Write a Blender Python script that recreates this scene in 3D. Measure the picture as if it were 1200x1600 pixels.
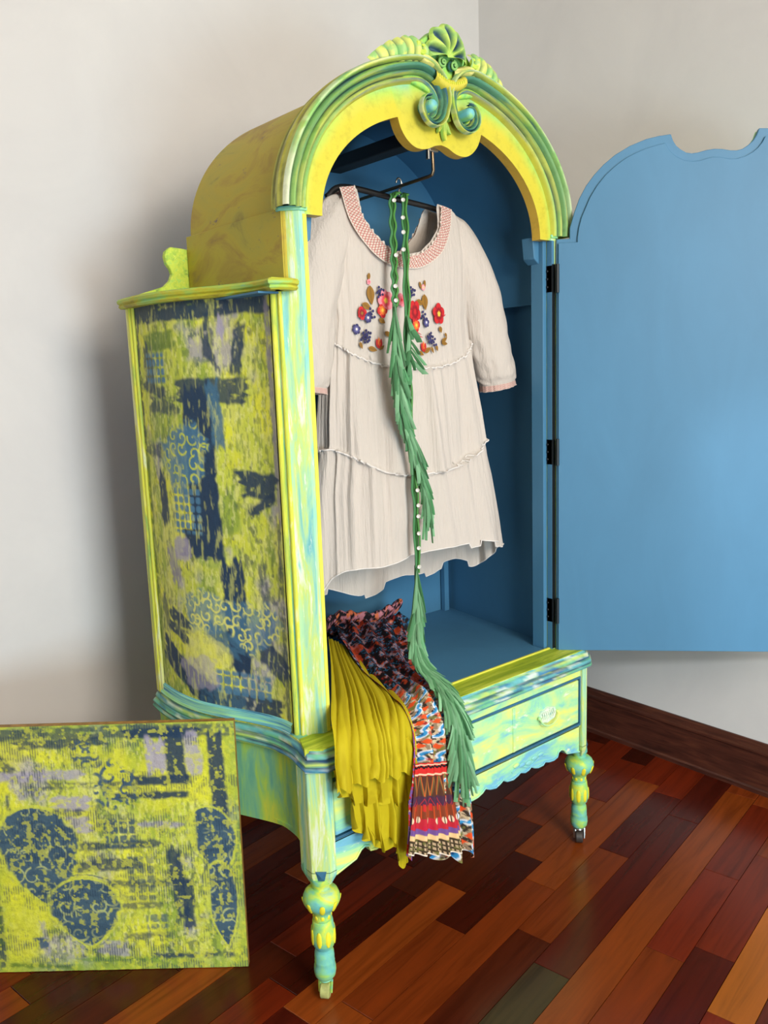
import bpy, math, random
import numpy as np
from mathutils import Matrix, Vector

for o in list(bpy.data.objects):
    bpy.data.objects.remove(o)
SC = bpy.context.scene
COL = SC.collection
random.seed(7)

# ---------------------------------------------------------------- camera
cam_d = bpy.data.cameras.new('camera')
cam = bpy.data.objects.new('camera', cam_d)
COL.objects.link(cam)
cam_d.sensor_fit = 'HORIZONTAL'
cam_d.sensor_width = 36.0
cam_d.lens = 36.0 * 1308.8135 / 1200.0
cam_d.clip_start = 0.05
CM = [[0.76735219, 0.62714674, 0.13363230], [-0.64029205, 0.76065382, 0.10691985], [-0.03459348, -0.16760888, 0.98524644]]
CP = (-1.25216235, -1.29457844, 1.24038238)
mw = Matrix.Identity(4)
for r in range(3):
    mw[r][0] = CM[r][0]; mw[r][1] = CM[r][2]; mw[r][2] = -CM[r][1]; mw[r][3] = CP[r]
cam.matrix_world = mw
SC.camera = cam

# ---------------------------------------------------------------- world, daylight, exposure
SC.view_settings.view_transform = 'Standard'
SC.view_settings.look = 'None'
SC.view_settings.gamma = 1.0
SC.view_settings.use_curve_mapping = False
SC.view_settings.exposure = 0.0
W = bpy.data.worlds.new('World'); SC.world = W
W.use_nodes = True
bgn = W.node_tree.nodes['Background']
bgn.inputs[0].default_value = (0.85, 0.93, 1.0, 1)
bgn.inputs[1].default_value = 1.0

def area_light(name, loc, target, sx, sy, power, color):
    d = bpy.data.lights.new(name, 'AREA'); d.shape = 'RECTANGLE'
    d.size = sx; d.size_y = sy; d.energy = power; d.color = color
    o = bpy.data.objects.new(name, d); COL.objects.link(o)
    o.location = loc
    o.rotation_euler = (Vector(target) - Vector(loc)).to_track_quat('-Z', 'Y').to_euler()
    return o
# daylight standing in the tall window behind the camera: warm sky above, cool light off the terrace below
area_light('window_daylight_main', (-0.66, -3.0, 2.02), (-0.60, 0.0, 1.20), 1.2, 0.95, 82, (1.0, 0.90, 0.78))
area_light('window_daylight_low', (-0.85, -3.0, 0.55), (-0.55, 0.0, 0.60), 0.95, 0.70, 48, (0.62, 0.85, 1.0))
sun_d = bpy.data.lights.new('low_sun', 'SUN'); sun_d.energy = 0.95; sun_d.angle = math.radians(2.5); sun_d.color = (0.88, 0.95, 1.0)
sun = bpy.data.objects.new('low_sun', sun_d); COL.objects.link(sun); sun.location = (-2.4, -4.5, 3.2)
sun.rotation_euler = Vector((1.981, 2.797, -1.393)).to_track_quat('-Z', 'Y').to_euler()

# ---------------------------------------------------------------- small numeric helpers
def lin(r, g, b):
    f = lambda c: (c / 255.0 / 12.92) if c / 255.0 <= 0.04045 else ((c / 255.0 + 0.055) / 1.055) ** 2.4
    return (f(r), f(g), f(b))
def A(*a): return np.array(a[0] if len(a) == 1 and hasattr(a[0], '__len__') else a, float)
def _hash(i, j, seed):
    h = (i.astype(np.int64) * 374761393 + j.astype(np.int64) * 668265263 + seed * 1442695041) & 0x7fffffff
    h = ((h ^ (h >> 13)) * 1274126177) & 0x7fffffff
    return ((h ^ (h >> 16)) & 0xffff) / 65535.0
def vnoise(u, v, seed=0):
    u = np.asarray(u, float); v = np.asarray(v, float)
    i = np.floor(u); j = np.floor(v); fu = u - i; fv = v - j
    fu = fu * fu * (3 - 2 * fu); fv = fv * fv * (3 - 2 * fv)
    a = _hash(i, j, seed); b = _hash(i + 1, j, seed); c = _hash(i, j + 1, seed); d = _hash(i + 1, j + 1, seed)
    return (a * (1 - fu) + b * fu) * (1 - fv) + (c * (1 - fu) + d * fu) * fv
def fbm(u, v, seed=0, oct=4):
    s = 0; a = 0.5; t = 0
    for k in range(oct):
        s = s + a * vnoise(np.asarray(u) * 2 ** k, np.asarray(v) * 2 ** k, seed + 17 * k); t += a; a *= 0.5
    return s / t
def sstep(a, b, x):
    t = np.clip((np.asarray(x, float) - a) / (b - a), 0, 1)
    return t * t * (3 - 2 * t)
def mixc(base, col, al):
    al = np.clip(np.asarray(al), 0, 1)[..., None]
    return base * (1 - al) + np.array(col, float) * al
def interp(x, xs, ys): return np.interp(x, xs, ys)
def spline(pts, n):
    P = np.array(pts, float); m = len(P)
    E = np.vstack([2 * P[0] - P[1], P, 2 * P[-1] - P[-2]])
    out = []
    for t in np.linspace(0, m - 1 - 1e-9, n):
        i = int(t); f = t - i
        p0, p1, p2, p3 = E[i], E[i + 1], E[i + 2], E[i + 3]
        out.append(0.5 * (2 * p1 + (p2 - p0) * f + (2 * p0 - 5 * p1 + 4 * p2 - p3) * f * f + (3 * p1 - p0 - 3 * p2 + p3) * f ** 3))
    return np.array(out)

# ---------------------------------------------------------------- mesh builder
class MB:
    def __init__(self): self.v = []; self.f = []; self.c = []
    def n(self): return len(self.v)
    def add(self, verts, faces, cols=None):
        b = len(self.v)
        self.v.extend([tuple(map(float, p)) for p in verts])
        self.f.extend([tuple(b + i for i in f) for f in faces])
        if cols is not None: self.c.extend([tuple(map(float, c)) for c in cols])
        return self
    def box(self, x0, x1, y0, y1, z0, z1):
        v = [(x0, y0, z0), (x1, y0, z0), (x1, y1, z0), (x0, y1, z0), (x0, y0, z1), (x1, y0, z1), (x1, y1, z1), (x0, y1, z1)]
        return self.add(v, [(3, 2, 1, 0), (4, 5, 6, 7), (0, 1, 5, 4), (1, 2, 6, 5), (2, 3, 7, 6), (3, 0, 4, 7)])
    def prism(self, poly, z0, z1):                       # polygon in plan, counter-clockwise, extruded in z
        n = len(poly)
        v = [(x, y, z0) for x, y in poly] + [(x, y, z1) for x, y in poly]
        f = [tuple(range(n - 1, -1, -1)), tuple(range(n, 2 * n))] + [(i, (i + 1) % n, n + (i + 1) % n, n + i) for i in range(n)]
        return self.add(v, f)
    def plate(self, poly, y0, y1):                       # polygon in x-z, extruded in y (y0 front)
        n = len(poly)
        v = [(x, y0, z) for x, z in poly] + [(x, y1, z) for x, z in poly]
        f = [tuple(range(n)), tuple(range(2 * n - 1, n - 1, -1))] + [(i, n + i, n + (i + 1) % n, (i + 1) % n) for i in range(n)]
        return self.add(v, f)
    def grid(self, P, cols=None, closed=False, flip=False):   # P: (n, m, 3)
        n, m = P.shape[:2]
        f = []
        mm = m if closed else m - 1
        for i in range(n - 1):
            for j in range(mm):
                a = i * m + j; b = i * m + (j + 1) % m; c = (i + 1) * m + (j + 1) % m; d = (i + 1) * m + j
                f.append((a, d, c, b) if flip else (a, b, c, d))
        return self.add(P.reshape(-1, 3), f, None if cols is None else np.broadcast_to(cols, P.shape).reshape(-1, 3))
    def tube(self, pts, rad, n=10, cap=True, sx=1.0, col=None):
        P = np.array(pts, float); k = len(P)
        R = np.broadcast_to(np.array(rad, float), (k,))
        T = np.gradient(P, axis=0); T /= np.linalg.norm(T, axis=1)[:, None] + 1e-12
        up = A(0, 0, 1) if abs(T[0][2]) < 0.9 else A(0, 1, 0)
        rings = []
        for i in range(k):
            s = np.cross(T[i], up); s /= np.linalg.norm(s) + 1e-12
            up = np.cross(s, T[i])
            rings.append([P[i] + R[i] * (math.cos(a) * s * sx + math.sin(a) * up) for a in np.linspace(0, 2 * math.pi, n, endpoint=False)])
        G = np.array(rings)
        b = self.n()
        self.grid(G, closed=True, cols=col)
        if cap:
            self.f.append(tuple(b + i for i in range(n - 1, -1, -1))[::-1]); self.f.append(tuple(b + (k - 1) * n + i for i in range(n))[::-1])
        return self
    def lathe(self, prof, cx, cy, n=28):                 # prof: (r, z) pairs from top to bottom
        G = np.array([[(cx + r * math.cos(a), cy + r * math.sin(a), z) for a in np.linspace(0, 2 * math.pi, n, endpoint=False)] for r, z in prof])
        b = self.n(); k = len(prof)
        self.grid(G, closed=True, flip=True)
        self.f.append(tuple(b + i for i in range(n))); self.f.append(tuple(b + (k - 1) * n + i for i in range(n - 1, -1, -1)))
        return self
    def sweep_plan(self, path, prof, closed_ends=True):  # path (x,y) polyline; prof (offset outward = right of travel, z)
        P = np.array(path, float); n = len(P)
        d = np.diff(P, axis=0); d /= np.linalg.norm(d, axis=1)[:, None] + 1e-12
        nor = np.stack([d[:, 1], -d[:, 0]], 1)
        G = []
        for i in range(n):
            if i == 0: m = nor[0]
            elif i == n - 1: m = nor[-1]
            else:
                m = nor[i - 1] + nor[i]; m = m / max(0.3, (m @ m) / 2.0 * 1.0) if (m @ m) > 1e-6 else nor[i]
            G.append([(P[i, 0] + m[0] * o, P[i, 1] + m[1] * o, z) for o, z in prof])
        return self.grid(np.array(G))
    def ellipsoid(self, c, r, nu=10, nv=7, rot=None):
        G = []
        for i in range(nv + 1):
            th = math.pi * i / nv
            row = []
            for j in range(nu):
                a = 2 * math.pi * j / nu
                p = A(r[0] * math.sin(th) * math.cos(a), r[1] * math.sin(th) * math.sin(a), r[2] * math.cos(th))
                if rot is not None: p = rot @ p
                row.append(p + np.array(c))
            G.append(row)
        return self.grid(np.array(G), closed=True, flip=True)

WORLD = {}
def obj(name, mb, mat, parent=None, smooth=35, bevel=0, kind=None, label=None):
    me = bpy.data.meshes.new(name)
    me.from_pydata(mb.v, [], mb.f)
    if mb.c and len(mb.c) == len(mb.v):
        at = me.color_attributes.new('Col', 'FLOAT_COLOR', 'POINT')
        c = np.ones((len(mb.v), 4)); c[:, :3] = mb.c
        at.data.foreach_set('color', c.ravel())
    me.materials.append(mat)
    if smooth:
        me.polygons.foreach_set('use_smooth', [True] * len(me.polygons))
        if smooth < 180: me.set_sharp_from_angle(angle=math.radians(smooth))
    me.update()
    o = bpy.data.objects.new(name, me); COL.objects.link(o)
    if parent is not None:
        o.parent = parent
        o.location = -WORLD.get(parent.name, Vector((0, 0, 0)))
        WORLD[o.name] = Vector((0, 0, 0))
    if bevel:
        b = o.modifiers.new('bevel', 'BEVEL'); b.width = bevel; b.segments = 2; b.limit_method = 'ANGLE'; b.angle_limit = math.radians(40)
    if kind: o['kind'] = kind
    if label: o['label'] = label
    return o
def thing(name, label, cat, loc=(0, 0, 0), group=None):
    o = bpy.data.objects.new(name, None); COL.objects.link(o)
    o.location = loc; o.empty_display_size = 0.1
    o['label'] = label; o['category'] = cat
    if group: o['group'] = group
    WORLD[o.name] = Vector(loc)
    return o
def struct(name, mb, mat, parent=None, **k):
    return obj(name, mb, mat, parent, kind='structure' if parent is None else None, **k)
def mirror(mb):
    m = MB(); m.v = [(-x, y, z) for x, y, z in mb.v]; m.f = [tuple(reversed(f)) for f in mb.f]; m.c = list(mb.c)
    return m

# ---------------------------------------------------------------- materials
MATS = {}
def new_mat(name):
    m = bpy.data.materials.new(name); m.use_nodes = True
    nt = m.node_tree; b = nt.nodes['Principled BSDF']
    MATS[name] = m
    return m, nt, b
def node(nt, typ, **k):
    n = nt.nodes.new(typ)
    for a, v in k.items(): setattr(n, a, v)
    return n
def coords(nt, scale, loc=(0, 0, 0), rot=(0, 0, 0)):
    tc = node(nt, 'ShaderNodeTexCoord'); mp = node(nt, 'ShaderNodeMapping')
    mp.inputs['Scale'].default_value = scale; mp.inputs['Location'].default_value = loc; mp.inputs['Rotation'].default_value = rot
    nt.links.new(tc.outputs['Object'], mp.inputs['Vector'])
    return mp.outputs['Vector']
def noise(nt, vec, scale=1.0, detail=5, rough=0.6, dist=0.0):
    n = node(nt, 'ShaderNodeTexNoise'); n.inputs['Scale'].default_value = scale; n.inputs['Detail'].default_value = detail
    n.inputs['Roughness'].default_value = rough; n.inputs['Distortion'].default_value = dist
    nt.links.new(vec, n.inputs['Vector'])
    return n.outputs['Fac']
def ramp(nt, fac, stops, interp='LINEAR'):
    r = node(nt, 'ShaderNodeValToRGB'); cr = r.color_ramp; cr.interpolation = interp
    while len(cr.elements) < len(stops): cr.elements.new(0.5)
    for e, (p, c) in zip(cr.elements, stops):
        e.position = p; e.color = (*c, 1) if len(c) == 3 else c
    nt.links.new(fac, r.inputs['Fac'])
    return r.outputs['Color']
def mixn(nt, fac, a, b, blend='MIX'):
    m = node(nt, 'ShaderNodeMix', data_type='RGBA', blend_type=blend)
    for sock, v in ((m.inputs[0], fac), (m.inputs[6], a), (m.inputs[7], b)):
        if hasattr(v, 'is_linked'): nt.links.new(v, sock)
        elif isinstance(v, (int, float)): sock.default_value = v
        else: sock.default_value = (*v, 1)
    return m.outputs[2]
def bump(nt, b, fac, strength, dist=0.002):
    n = node(nt, 'ShaderNodeBump'); n.inputs['Strength'].default_value = strength; n.inputs['Distance'].default_value = dist
    nt.links.new(fac, n.inputs['Height']); nt.links.new(n.outputs['Normal'], b.inputs['Normal'])
def flat_mat(name, col, rough=0.5, metal=0.0, spec=0.5, vary=0.0, scale=8.0, coat=0.0):
    m, nt, b = new_mat(name)
    b.inputs['Roughness'].default_value = rough; b.inputs['Metallic'].default_value = metal
    b.inputs['Specular IOR Level'].default_value = spec; b.inputs['Coat Weight'].default_value = coat
    if vary:
        f = noise(nt, coords(nt, (1, 1, 1)), scale, 5)
        c = ramp(nt, f, [(0.3, tuple(x * (1 - vary) for x in col)), (0.7, tuple(min(1, x * (1 + vary)) for x in col))])
        nt.links.new(c, b.inputs['Base Color'])
    else: b.inputs['Base Color'].default_value = (*col, 1)
    return m
def paint_mat(name, stops, scale, loc=(0, 0, 0), rough=0.55, dist=0.6, spat=None, spat_amt=0.62, bump_s=0.35, spec=0.35):
    m, nt, b = new_mat(name)
    b.inputs['Roughness'].default_value = rough; b.inputs['Specular IOR Level'].default_value = spec
    f = noise(nt, coords(nt, scale, loc), 1.0, 6, 0.62, dist)
    c = ramp(nt, f, stops)
    if spat:
        g = noise(nt, coords(nt, tuple(s * 3.1 for s in scale), (3, 5, 1)), 1.0, 7, 0.7)
        fac = ramp(nt, g, [(spat_amt, (0, 0, 0)), (spat_amt + 0.07, (1, 1, 1))])
        c = mixn(nt, fac, c, spat)
    nt.links.new(c, b.inputs['Base Color'])
    h = noise(nt, coords(nt, tuple(s * 4 for s in scale)), 1.0, 6, 0.7)
    bump(nt, b, h, bump_s, 0.0015)
    return m
def attr_mat(name, rough=0.6, spec=0.3, bscale=(250, 250, 250), bump_s=0.3, weave=0, fine=None, sheen=0.0, trans=0.0, bdist=0.0015):
    m, nt, b = new_mat(name)
    a = node(nt, 'ShaderNodeVertexColor'); a.layer_name = 'Col'
    c = a.outputs['Color']
    if fine:
        f = noise(nt, coords(nt, fine), 1.0, 6, 0.7)
        c = mixn(nt, 0.45, c, ramp(nt, f, [(0.3, (0.55, 0.55, 0.55)), (0.5, (1, 1, 1)), (0.75, (1, 1, 1))]), 'MULTIPLY')
    nt.links.new(c, b.inputs['Base Color'])
    b.inputs['Roughness'].default_value = rough; b.inputs['Specular IOR Level'].default_value = spec
    b.inputs['Sheen Weight'].default_value = sheen
    h = noise(nt, coords(nt, bscale), 1.0, 5, 0.7)
    bump(nt, b, h, bump_s, bdist)
    if trans:
        t = node(nt, 'ShaderNodeBsdfTranslucent'); ms = node(nt, 'ShaderNodeMixShader'); ms.inputs[0].default_value = trans
        nt.links.new(c, t.inputs['Color']); nt.links.new(b.outputs[0], ms.inputs[1]); nt.links.new(t.outputs[0], ms.inputs[2])
        nt.links.new(ms.outputs[0], nt.nodes['Material Output'].inputs['Surface'])
    return m

# palette (linear)
YEL = lin(206, 194, 58); LIME = lin(206, 222, 60); LGRN = lin(150, 214, 104); MINT = lin(158, 226, 176)
TEAL = lin(112, 190, 196); SKYB = lin(120, 188, 214); NAVY = lin(44, 74, 104); PALE = lin(222, 232, 205); MUST = lin(188, 160, 46)
LAV = lin(178, 172, 190); CREAM = lin(232, 226, 150); DGRN = lin(70, 130, 96); STEEL = lin(92, 140, 172)
BLUEP = lin(72, 124, 158)

M_wall = paint_mat('wall_paint', [(0.3, lin(214, 212, 210)), (0.7, lin(222, 220, 217))], (3, 3, 3), rough=0.8, bump_s=0.06, spec=0.2)
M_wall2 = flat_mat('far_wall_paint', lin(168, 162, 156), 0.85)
M_ceil = flat_mat('ceiling_paint', lin(238, 234, 228), 0.9)
M_blue = paint_mat('blue_paint', [(0.3, tuple(x * 0.94 for x in BLUEP)), (0.7, tuple(x * 1.05 for x in BLUEP))], (9, 9, 3), rough=0.48, bump_s=0.08, spec=0.35)
M_blued = flat_mat('hinge_metal_and_gap_shade', lin(38, 42, 44), 0.45, 0.6)  # dark metal of the hinges, also the painted shade along the hinge gap
M_front = paint_mat('mint_front_paint', [(0.26, TEAL), (0.38, SKYB), (0.46, MINT), (0.54, lin(205, 232, 150)), (0.62, lin(232, 240, 120)), (0.72, MINT), (0.8, TEAL)], (5, 30, 13), rough=0.5, dist=0.8, spat=lin(228, 240, 210), spat_amt=0.6)
M_mould = paint_mat('moulding_paint', [(0.25, NAVY), (0.36, lin(60, 120, 150)), (0.45, TEAL), (0.53, MINT), (0.62, LGRN), (0.72, lin(225, 235, 150)), (0.82, TEAL)], (3, 3, 120), rough=0.5, dist=0.3, spat=PALE, spat_amt=0.64)
M_base = paint_mat('green_side_paint', [(0.28, lin(96, 168, 150)), (0.42, lin(128, 190, 140)), (0.52, lin(160, 206, 96)), (0.64, lin(205, 216, 70)), (0.76, lin(130, 190, 140))], (26, 26, 5), rough=0.55, dist=0.5)
M_post = paint_mat('post_paint', [(0.26, lin(86, 168, 178)), (0.38, lin(130, 200, 194)), (0.48, lin(176, 222, 170)), (0.55, lin(206, 226, 120)), (0.62, lin(226, 236, 214)), (0.72, lin(120, 196, 190))], (46, 46, 5), rough=0.5, dist=0.5, spat=lin(240, 244, 228), spat_amt=0.6)
M_bead = paint_mat('bead_paint', [(0.28, lin(120, 168, 96)), (0.42, lin(190, 206, 80)), (0.54, lin(222, 222, 72)), (0.64, lin(228, 232, 176)), (0.74, lin(150, 196, 130))], (50, 50, 7), rough=0.5, spat=lin(70, 96, 80), spat_amt=0.68)
M_arch = paint_mat('arch_side_paint', [(0.28, lin(120, 104, 84)), (0.37, lin(166, 140, 58)), (0.5, lin(184, 166, 56)), (0.62, lin(176, 164, 62)), (0.74, lin(132, 122, 64))], (9, 6, 11), rough=0.6, dist=0.9, spat=lin(112, 96, 100), spat_amt=0.63)
M_yel = paint_mat('yellow_paint', [(0.3, lin(214, 214, 80)), (0.6, lin(228, 222, 84)), (0.75, lin(206, 214, 110))], (12, 12, 12), rough=0.5, bump_s=0.15)
M_leg = paint_mat('leg_paint', [(0.28, lin(92, 176, 180)), (0.42, lin(122, 200, 178)), (0.52, lin(150, 212, 120)), (0.64, lin(214, 226, 70)), (0.78, TEAL)], (16, 16, 22), rough=0.45, dist=0.7)
M_loz = flat_mat('lozenge_yellow', lin(240, 228, 50), 0.5)
M_groove = flat_mat('navy_glaze', lin(48, 104, 136), 0.55, vary=0.2, scale=30)
M_carve = attr_mat('carved_paint', 0.5, 0.35, (180, 180, 180), 0.25, fine=(60, 60, 60))
M_panel = attr_mat('panel_paint', 0.6, 0.3, (130, 130, 60), 0.55, fine=(90, 90, 40), bdist=0.0025)
M_canvas = attr_mat('canvas_paint', 0.7, 0.25, (340, 340, 340), 0.5, fine=(160, 160, 160), bdist=0.002)
M_gold = flat_mat('canvas_edge_gold', lin(150, 112, 48), 0.6, vary=0.35, scale=60)
M_steel = flat_mat('steel_metal', lin(175, 172, 165), 0.3, 1.0)
M_brass = flat_mat('dark_brass', lin(110, 92, 70), 0.35, 0.9)
M_blackp = flat_mat('black_plastic', lin(16, 16, 17), 0.4)
M_beam = flat_mat('dark_beam', lin(34, 34, 34), 0.6, vary=0.2)
M_mould2 = attr_mat('ridged_paint', 0.5, 0.35, (60, 60, 200), 0.3, fine=(40, 40, 40))

def wood_floor_mat():
    m, nt, b = new_mat('plank_wood')
    oi = node(nt, 'ShaderNodeObjectInfo')
    th = math.radians(10.3)
    tc = node(nt, 'ShaderNodeTexCoord'); mp = node(nt, 'ShaderNodeMapping')
    mp.inputs['Rotation'].default_value = (0, 0, -th)
    off = node(nt, 'ShaderNodeVectorMath', operation='ADD')
    nt.links.new(tc.outputs['Object'], mp.inputs['Vector'])
    sc = node(nt, 'ShaderNodeVectorMath', operation='MULTIPLY'); sc.inputs[1].default_value = (3.0, 40.0, 3.0)
    nt.links.new(mp.outputs['Vector'], sc.inputs[0]); nt.links.new(sc.outputs[0], off.inputs[0])
    rn = node(nt, 'ShaderNodeMath', operation='MULTIPLY'); rn.inputs[1].default_value = 40.0
    nt.links.new(oi.outputs['Random'], rn.inputs[0]); nt.links.new(rn.outputs[0], off.inputs[1])
    f = noise(nt, off.outputs[0], 1.0, 6, 0.6, 0.8)
    g = ramp(nt, f, [(0.28, (0.62, 0.58, 0.55)), (0.5, (1, 1, 1)), (0.72, (1.25, 1.18, 1.05))])
    c = mixn(nt, 1.0, oi.outputs['Color'], g, 'MULTIPLY')
    nt.links.new(c, b.inputs['Base Color'])
    b.inputs['Roughness'].default_value = 0.24
    b.inputs['Specular IOR Level'].default_value = 0.3
    bump(nt, b, f, 0.04, 0.001)
    return m
M_plank = wood_floor_mat()
def dark_wood_mat():
    m, nt, b = new_mat('baseboard_wood')
    f = noise(nt, coords(nt, (30, 5, 60)), 1.0, 6, 0.6, 1.5)
    c = ramp(nt, f, [(0.3, lin(52, 27, 22)), (0.55, lin(78, 42, 32)), (0.75, lin(98, 56, 40))])
    nt.links.new(c, b.inputs['Base Color']); b.inputs['Roughness'].default_value = 0.32
    bump(nt, b, f, 0.05)
    return m
M_bb = dark_wood_mat()
M_gap = flat_mat('gap_dark', lin(70, 44, 30), 0.8)
M_white = flat_mat('window_white', lin(240, 240, 238), 0.5)

# ================================================================ the room
XW, YW, HC = 0.992, 0.833, 2.62
XO, YO = -3.05, -3.05
struct('wall_left', MB().box(XO - 0.1, XW + 0.1, YW, YW + 0.1, -0.05, HC), M_wall, smooth=0)
struct('wall_right', MB().box(XW, XW + 0.1, YO - 0.1, YW, -0.05, HC), M_wall, smooth=0)
struct('ceiling', MB().box(XO - 0.1, XW + 0.1, YO - 0.1, YW + 0.1, HC, HC + 0.1), M_ceil, smooth=0)
# front wall with a tall window opening, behind the camera
wx0, wx1, wz0, wz1 = -1.52, 0.12, 0.12, 2.56
m = MB()
m.box(XO - 0.1, wx0, YO - 0.1, YO, -0.05, HC); m.box(wx1, XW, YO - 0.1, YO, -0.05, HC)
m.box(wx0, wx1, YO - 0.1, YO, -0.05, wz0); m.box(wx0, wx1, YO - 0.1, YO, wz1, HC)
struct('wall_front', m, M_wall2, smooth=0)
m = MB().box(XO - 0.1, XO, YO, YW, -0.05, HC)
struct('wall_side', m, M_wall2, smooth=0)
m = MB().box(wx0, wx1, YO - 0.08, YO - 0.03, 0.98, 1.1)
for x in (wx0 + 0.025, (wx0 + wx1) / 2, wx1 - 0.025): m.box(x - 0.02, x + 0.02, YO - 0.08, YO - 0.03, wz0, wz1)
for z in (wz0 + 0.02, wz1 - 0.02): m.box(wx0, wx1, YO - 0.08, YO - 0.03, z - 0.02, z + 0.02)
struct('window_1', m, M_white, smooth=0)

# ---------------------------------------------------------------- baseboards: body, moulded cap, shoe
def base_profile(d):      # (distance from wall, z)
    return [(0.0, 0.0), (0.018, 0.0), (0.018, 0.012), (0.013, 0.016), (0.013, 0.118), (0.016, 0.122), (0.016, 0.128), (0.012, 0.133), (0.010, 0.146), (0.005, 0.153), (0.0, 0.153)]
m = MB(); m.sweep_plan([(XW, YO), (XW, YW)], [(-o, z) for o, z in base_profile(0)])
m.f = [tuple(reversed(f)) for f in m.f]
br = struct('baseboard_right', m, M_bb, smooth=25)
m = MB(); m.sweep_plan([(XO, YW), (XW - 0.018, YW)], [(o, z) for o, z in base_profile(0)])
struct('baseboard_left', m, M_bb, smooth=25)

# ---------------------------------------------------------------- plank floor
floor = struct('floor', MB().box(XO, XW, YO, YW, -0.06, -0.0135), M_gap, smooth=0)
TH = math.radians(10.3); TX = A(math.cos(TH), math.sin(TH)); TN = A(-math.sin(TH), math.cos(TH))
PITCH, O0 = 0.0826, 0.0008
FX = {0: [0.036, 0.404, 0.80], -1: [-0.089, 0.256, 0.62, 0.896], -2: [-0.42, 0.17, 0.80], -3: [-0.003, 0.399, 0.761],
      -4: [-0.075, 0.66], -5: [-0.36, 0.88], -6: [0.113, 0.467], -7: [0.175, 0.603], -8: [0.008, 0.40]}
ORG = lin(166, 84, 34); ORB = lin(150, 70, 30); RED = lin(132, 48, 24); DRK = lin(80, 28, 17); DRB = lin(96, 40, 22); OLV = lin(84, 66, 46); GLD = lin(190, 116, 44); MAR = lin(92, 30, 20)
FC = {0: [ORG, DRB, ORB, RED], -1: [ORB, DRK, ORG, RED, DRK], -2: [RED, ORB, ORG, RED], -3: [DRB, ORB, MAR, RED], -4: [OLV, MAR, MAR],
      -5: [ORB, ORG, ORB], -6: [ORB, RED, RED], -7: [MAR, RED, ORB], -8: [RED, GLD, ORB]}
PAL = [ORG, ORB, RED, DRK, DRB, ORB, MAR, RED, ORB]
def clip(poly, nx, ny, d):          # keep nx*x + ny*y <= d
    out = []
    for i in range(len(poly)):
        p, q = poly[i], poly[(i + 1) % len(poly)]
        a = nx * p[0] + ny * p[1] - d; b = nx * q[0] + ny * q[1] - d
        if a <= 0: out.append(p)
        if (a < 0 < b) or (b < 0 < a):
            t = a / (a - b); out.append((p[0] + t * (q[0] - p[0]), p[1] + t * (q[1] - p[1])))
    return out
CMn = np.array(CM)
def seen(x, y):
    q = CMn.T @ (A(x, y, 0) - A(*CP))
    if q[1] < 0.2: return False
    u = 600 + 1308.8 * q[0] / q[1]; v = 800 - 1308.8 * q[2] / q[1]
    return -120 < u < 1320 and v < 1720
far = MB(); nplank = 0
for r in range(-42, 18):
    o0, o1 = O0 + r * PITCH, O0 + (r + 1) * PITCH
    if r in FX:
        js = list(FX[r]); lo, hi = js[0], js[-1]
    else:
        js = [random.uniform(-0.2, 0.2)]; lo = hi = js[0]
    cols = {}
    ext_l = []
    while lo > -4.2: lo -= random.uniform(0.3, 0.62); ext_l.append(lo)
    ext_r = []
    while hi < 1.6: hi += random.uniform(0.3, 0.62); ext_r.append(hi)
    al = ext_l[::-1] + js + ext_r
    k0 = len(ext_l)
    for k in range(len(al) - 1):
        g = 0.0006
        s0, s1 = al[k] + g, al[k + 1] - g
        poly = [tuple(TX * s + TN * o) for s, o in ((s0, o0 + g), (s1, o0 + g), (s1, o1 - g), (s0, o1 - g))]
        for c in ((1, 0, XW - 0.002), (0, 1, YW - 0.002), (-1, 0, -XO), (0, -1, -YO)): poly = clip(poly, *c) if len(poly) > 2 else poly
        if len(poly) < 3: continue
        ci = k - k0 + 1
        col = FC[r][ci] if r in FC and 0 <= ci < len(FC[r]) else random.choice(PAL)
        kf = random.uniform(0.88, 1.12) * 0.56; col = (col[0] * kf, col[1] * kf * 0.86, col[2] * kf * 0.68)
        cen = np.mean(poly, axis=0)
        ins = [tuple(np.array(p) + (cen - np.array(p)) / np.linalg.norm(cen - np.array(p)) * 0.0011) for p in poly]
        n = len(poly)
        v = [(x, y, -0.0135) for x, y in poly] + [(x, y, -0.0008) for x, y in poly] + [(x, y, 0.0) for x, y in ins]
        f = [(i, (i + 1) % n, n + (i + 1) % n, n + i) for i in range(n)] + [(n + i, n + (i + 1) % n, 2 * n + (i + 1) % n, 2 * n + i) for i in range(n)] + [tuple(range(2 * n, 3 * n))]
        vis = any(seen(*p) for p in poly) or seen(*cen)
        if vis and nplank < 290:
            p = obj('plank', MB().add(v, f), M_plank, floor, smooth=0); p.color = (*col, 1); nplank += 1
        else: far.add(v, f)
p = obj('plank_field', far, M_plank, floor, smooth=0, kind='stuff'); p.color = (*lin(104, 42, 18), 1)

# ================================================================ wardrobe
wr = thing('wardrobe', 'tall lime, teal and navy painted antique wardrobe with arched carved crest and open door', 'wardrobe', (0, 0.2, 0))
# plan curve of the flared sides (y, x) as an ogee
SP = spline([(-0.02, -0.436), (0.02, -0.428), (0.08, -0.430), (0.15, -0.452), (0.22, -0.483), (0.28, -0.504), (0.35, -0.514), (0.42, -0.513), (0.47, -0.508)], 60)
def sx(y): return float(np.interp(y, SP[:, 0], SP[:, 1]))
def scurve(y0, y1, n, off): return [(sx(y) + off, y) for y in np.linspace(y0, y1, n)]
ZW0, ZW1 = 0.490, 0.533            # waist moulding
YF = -0.055                        # drawer plane

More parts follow.
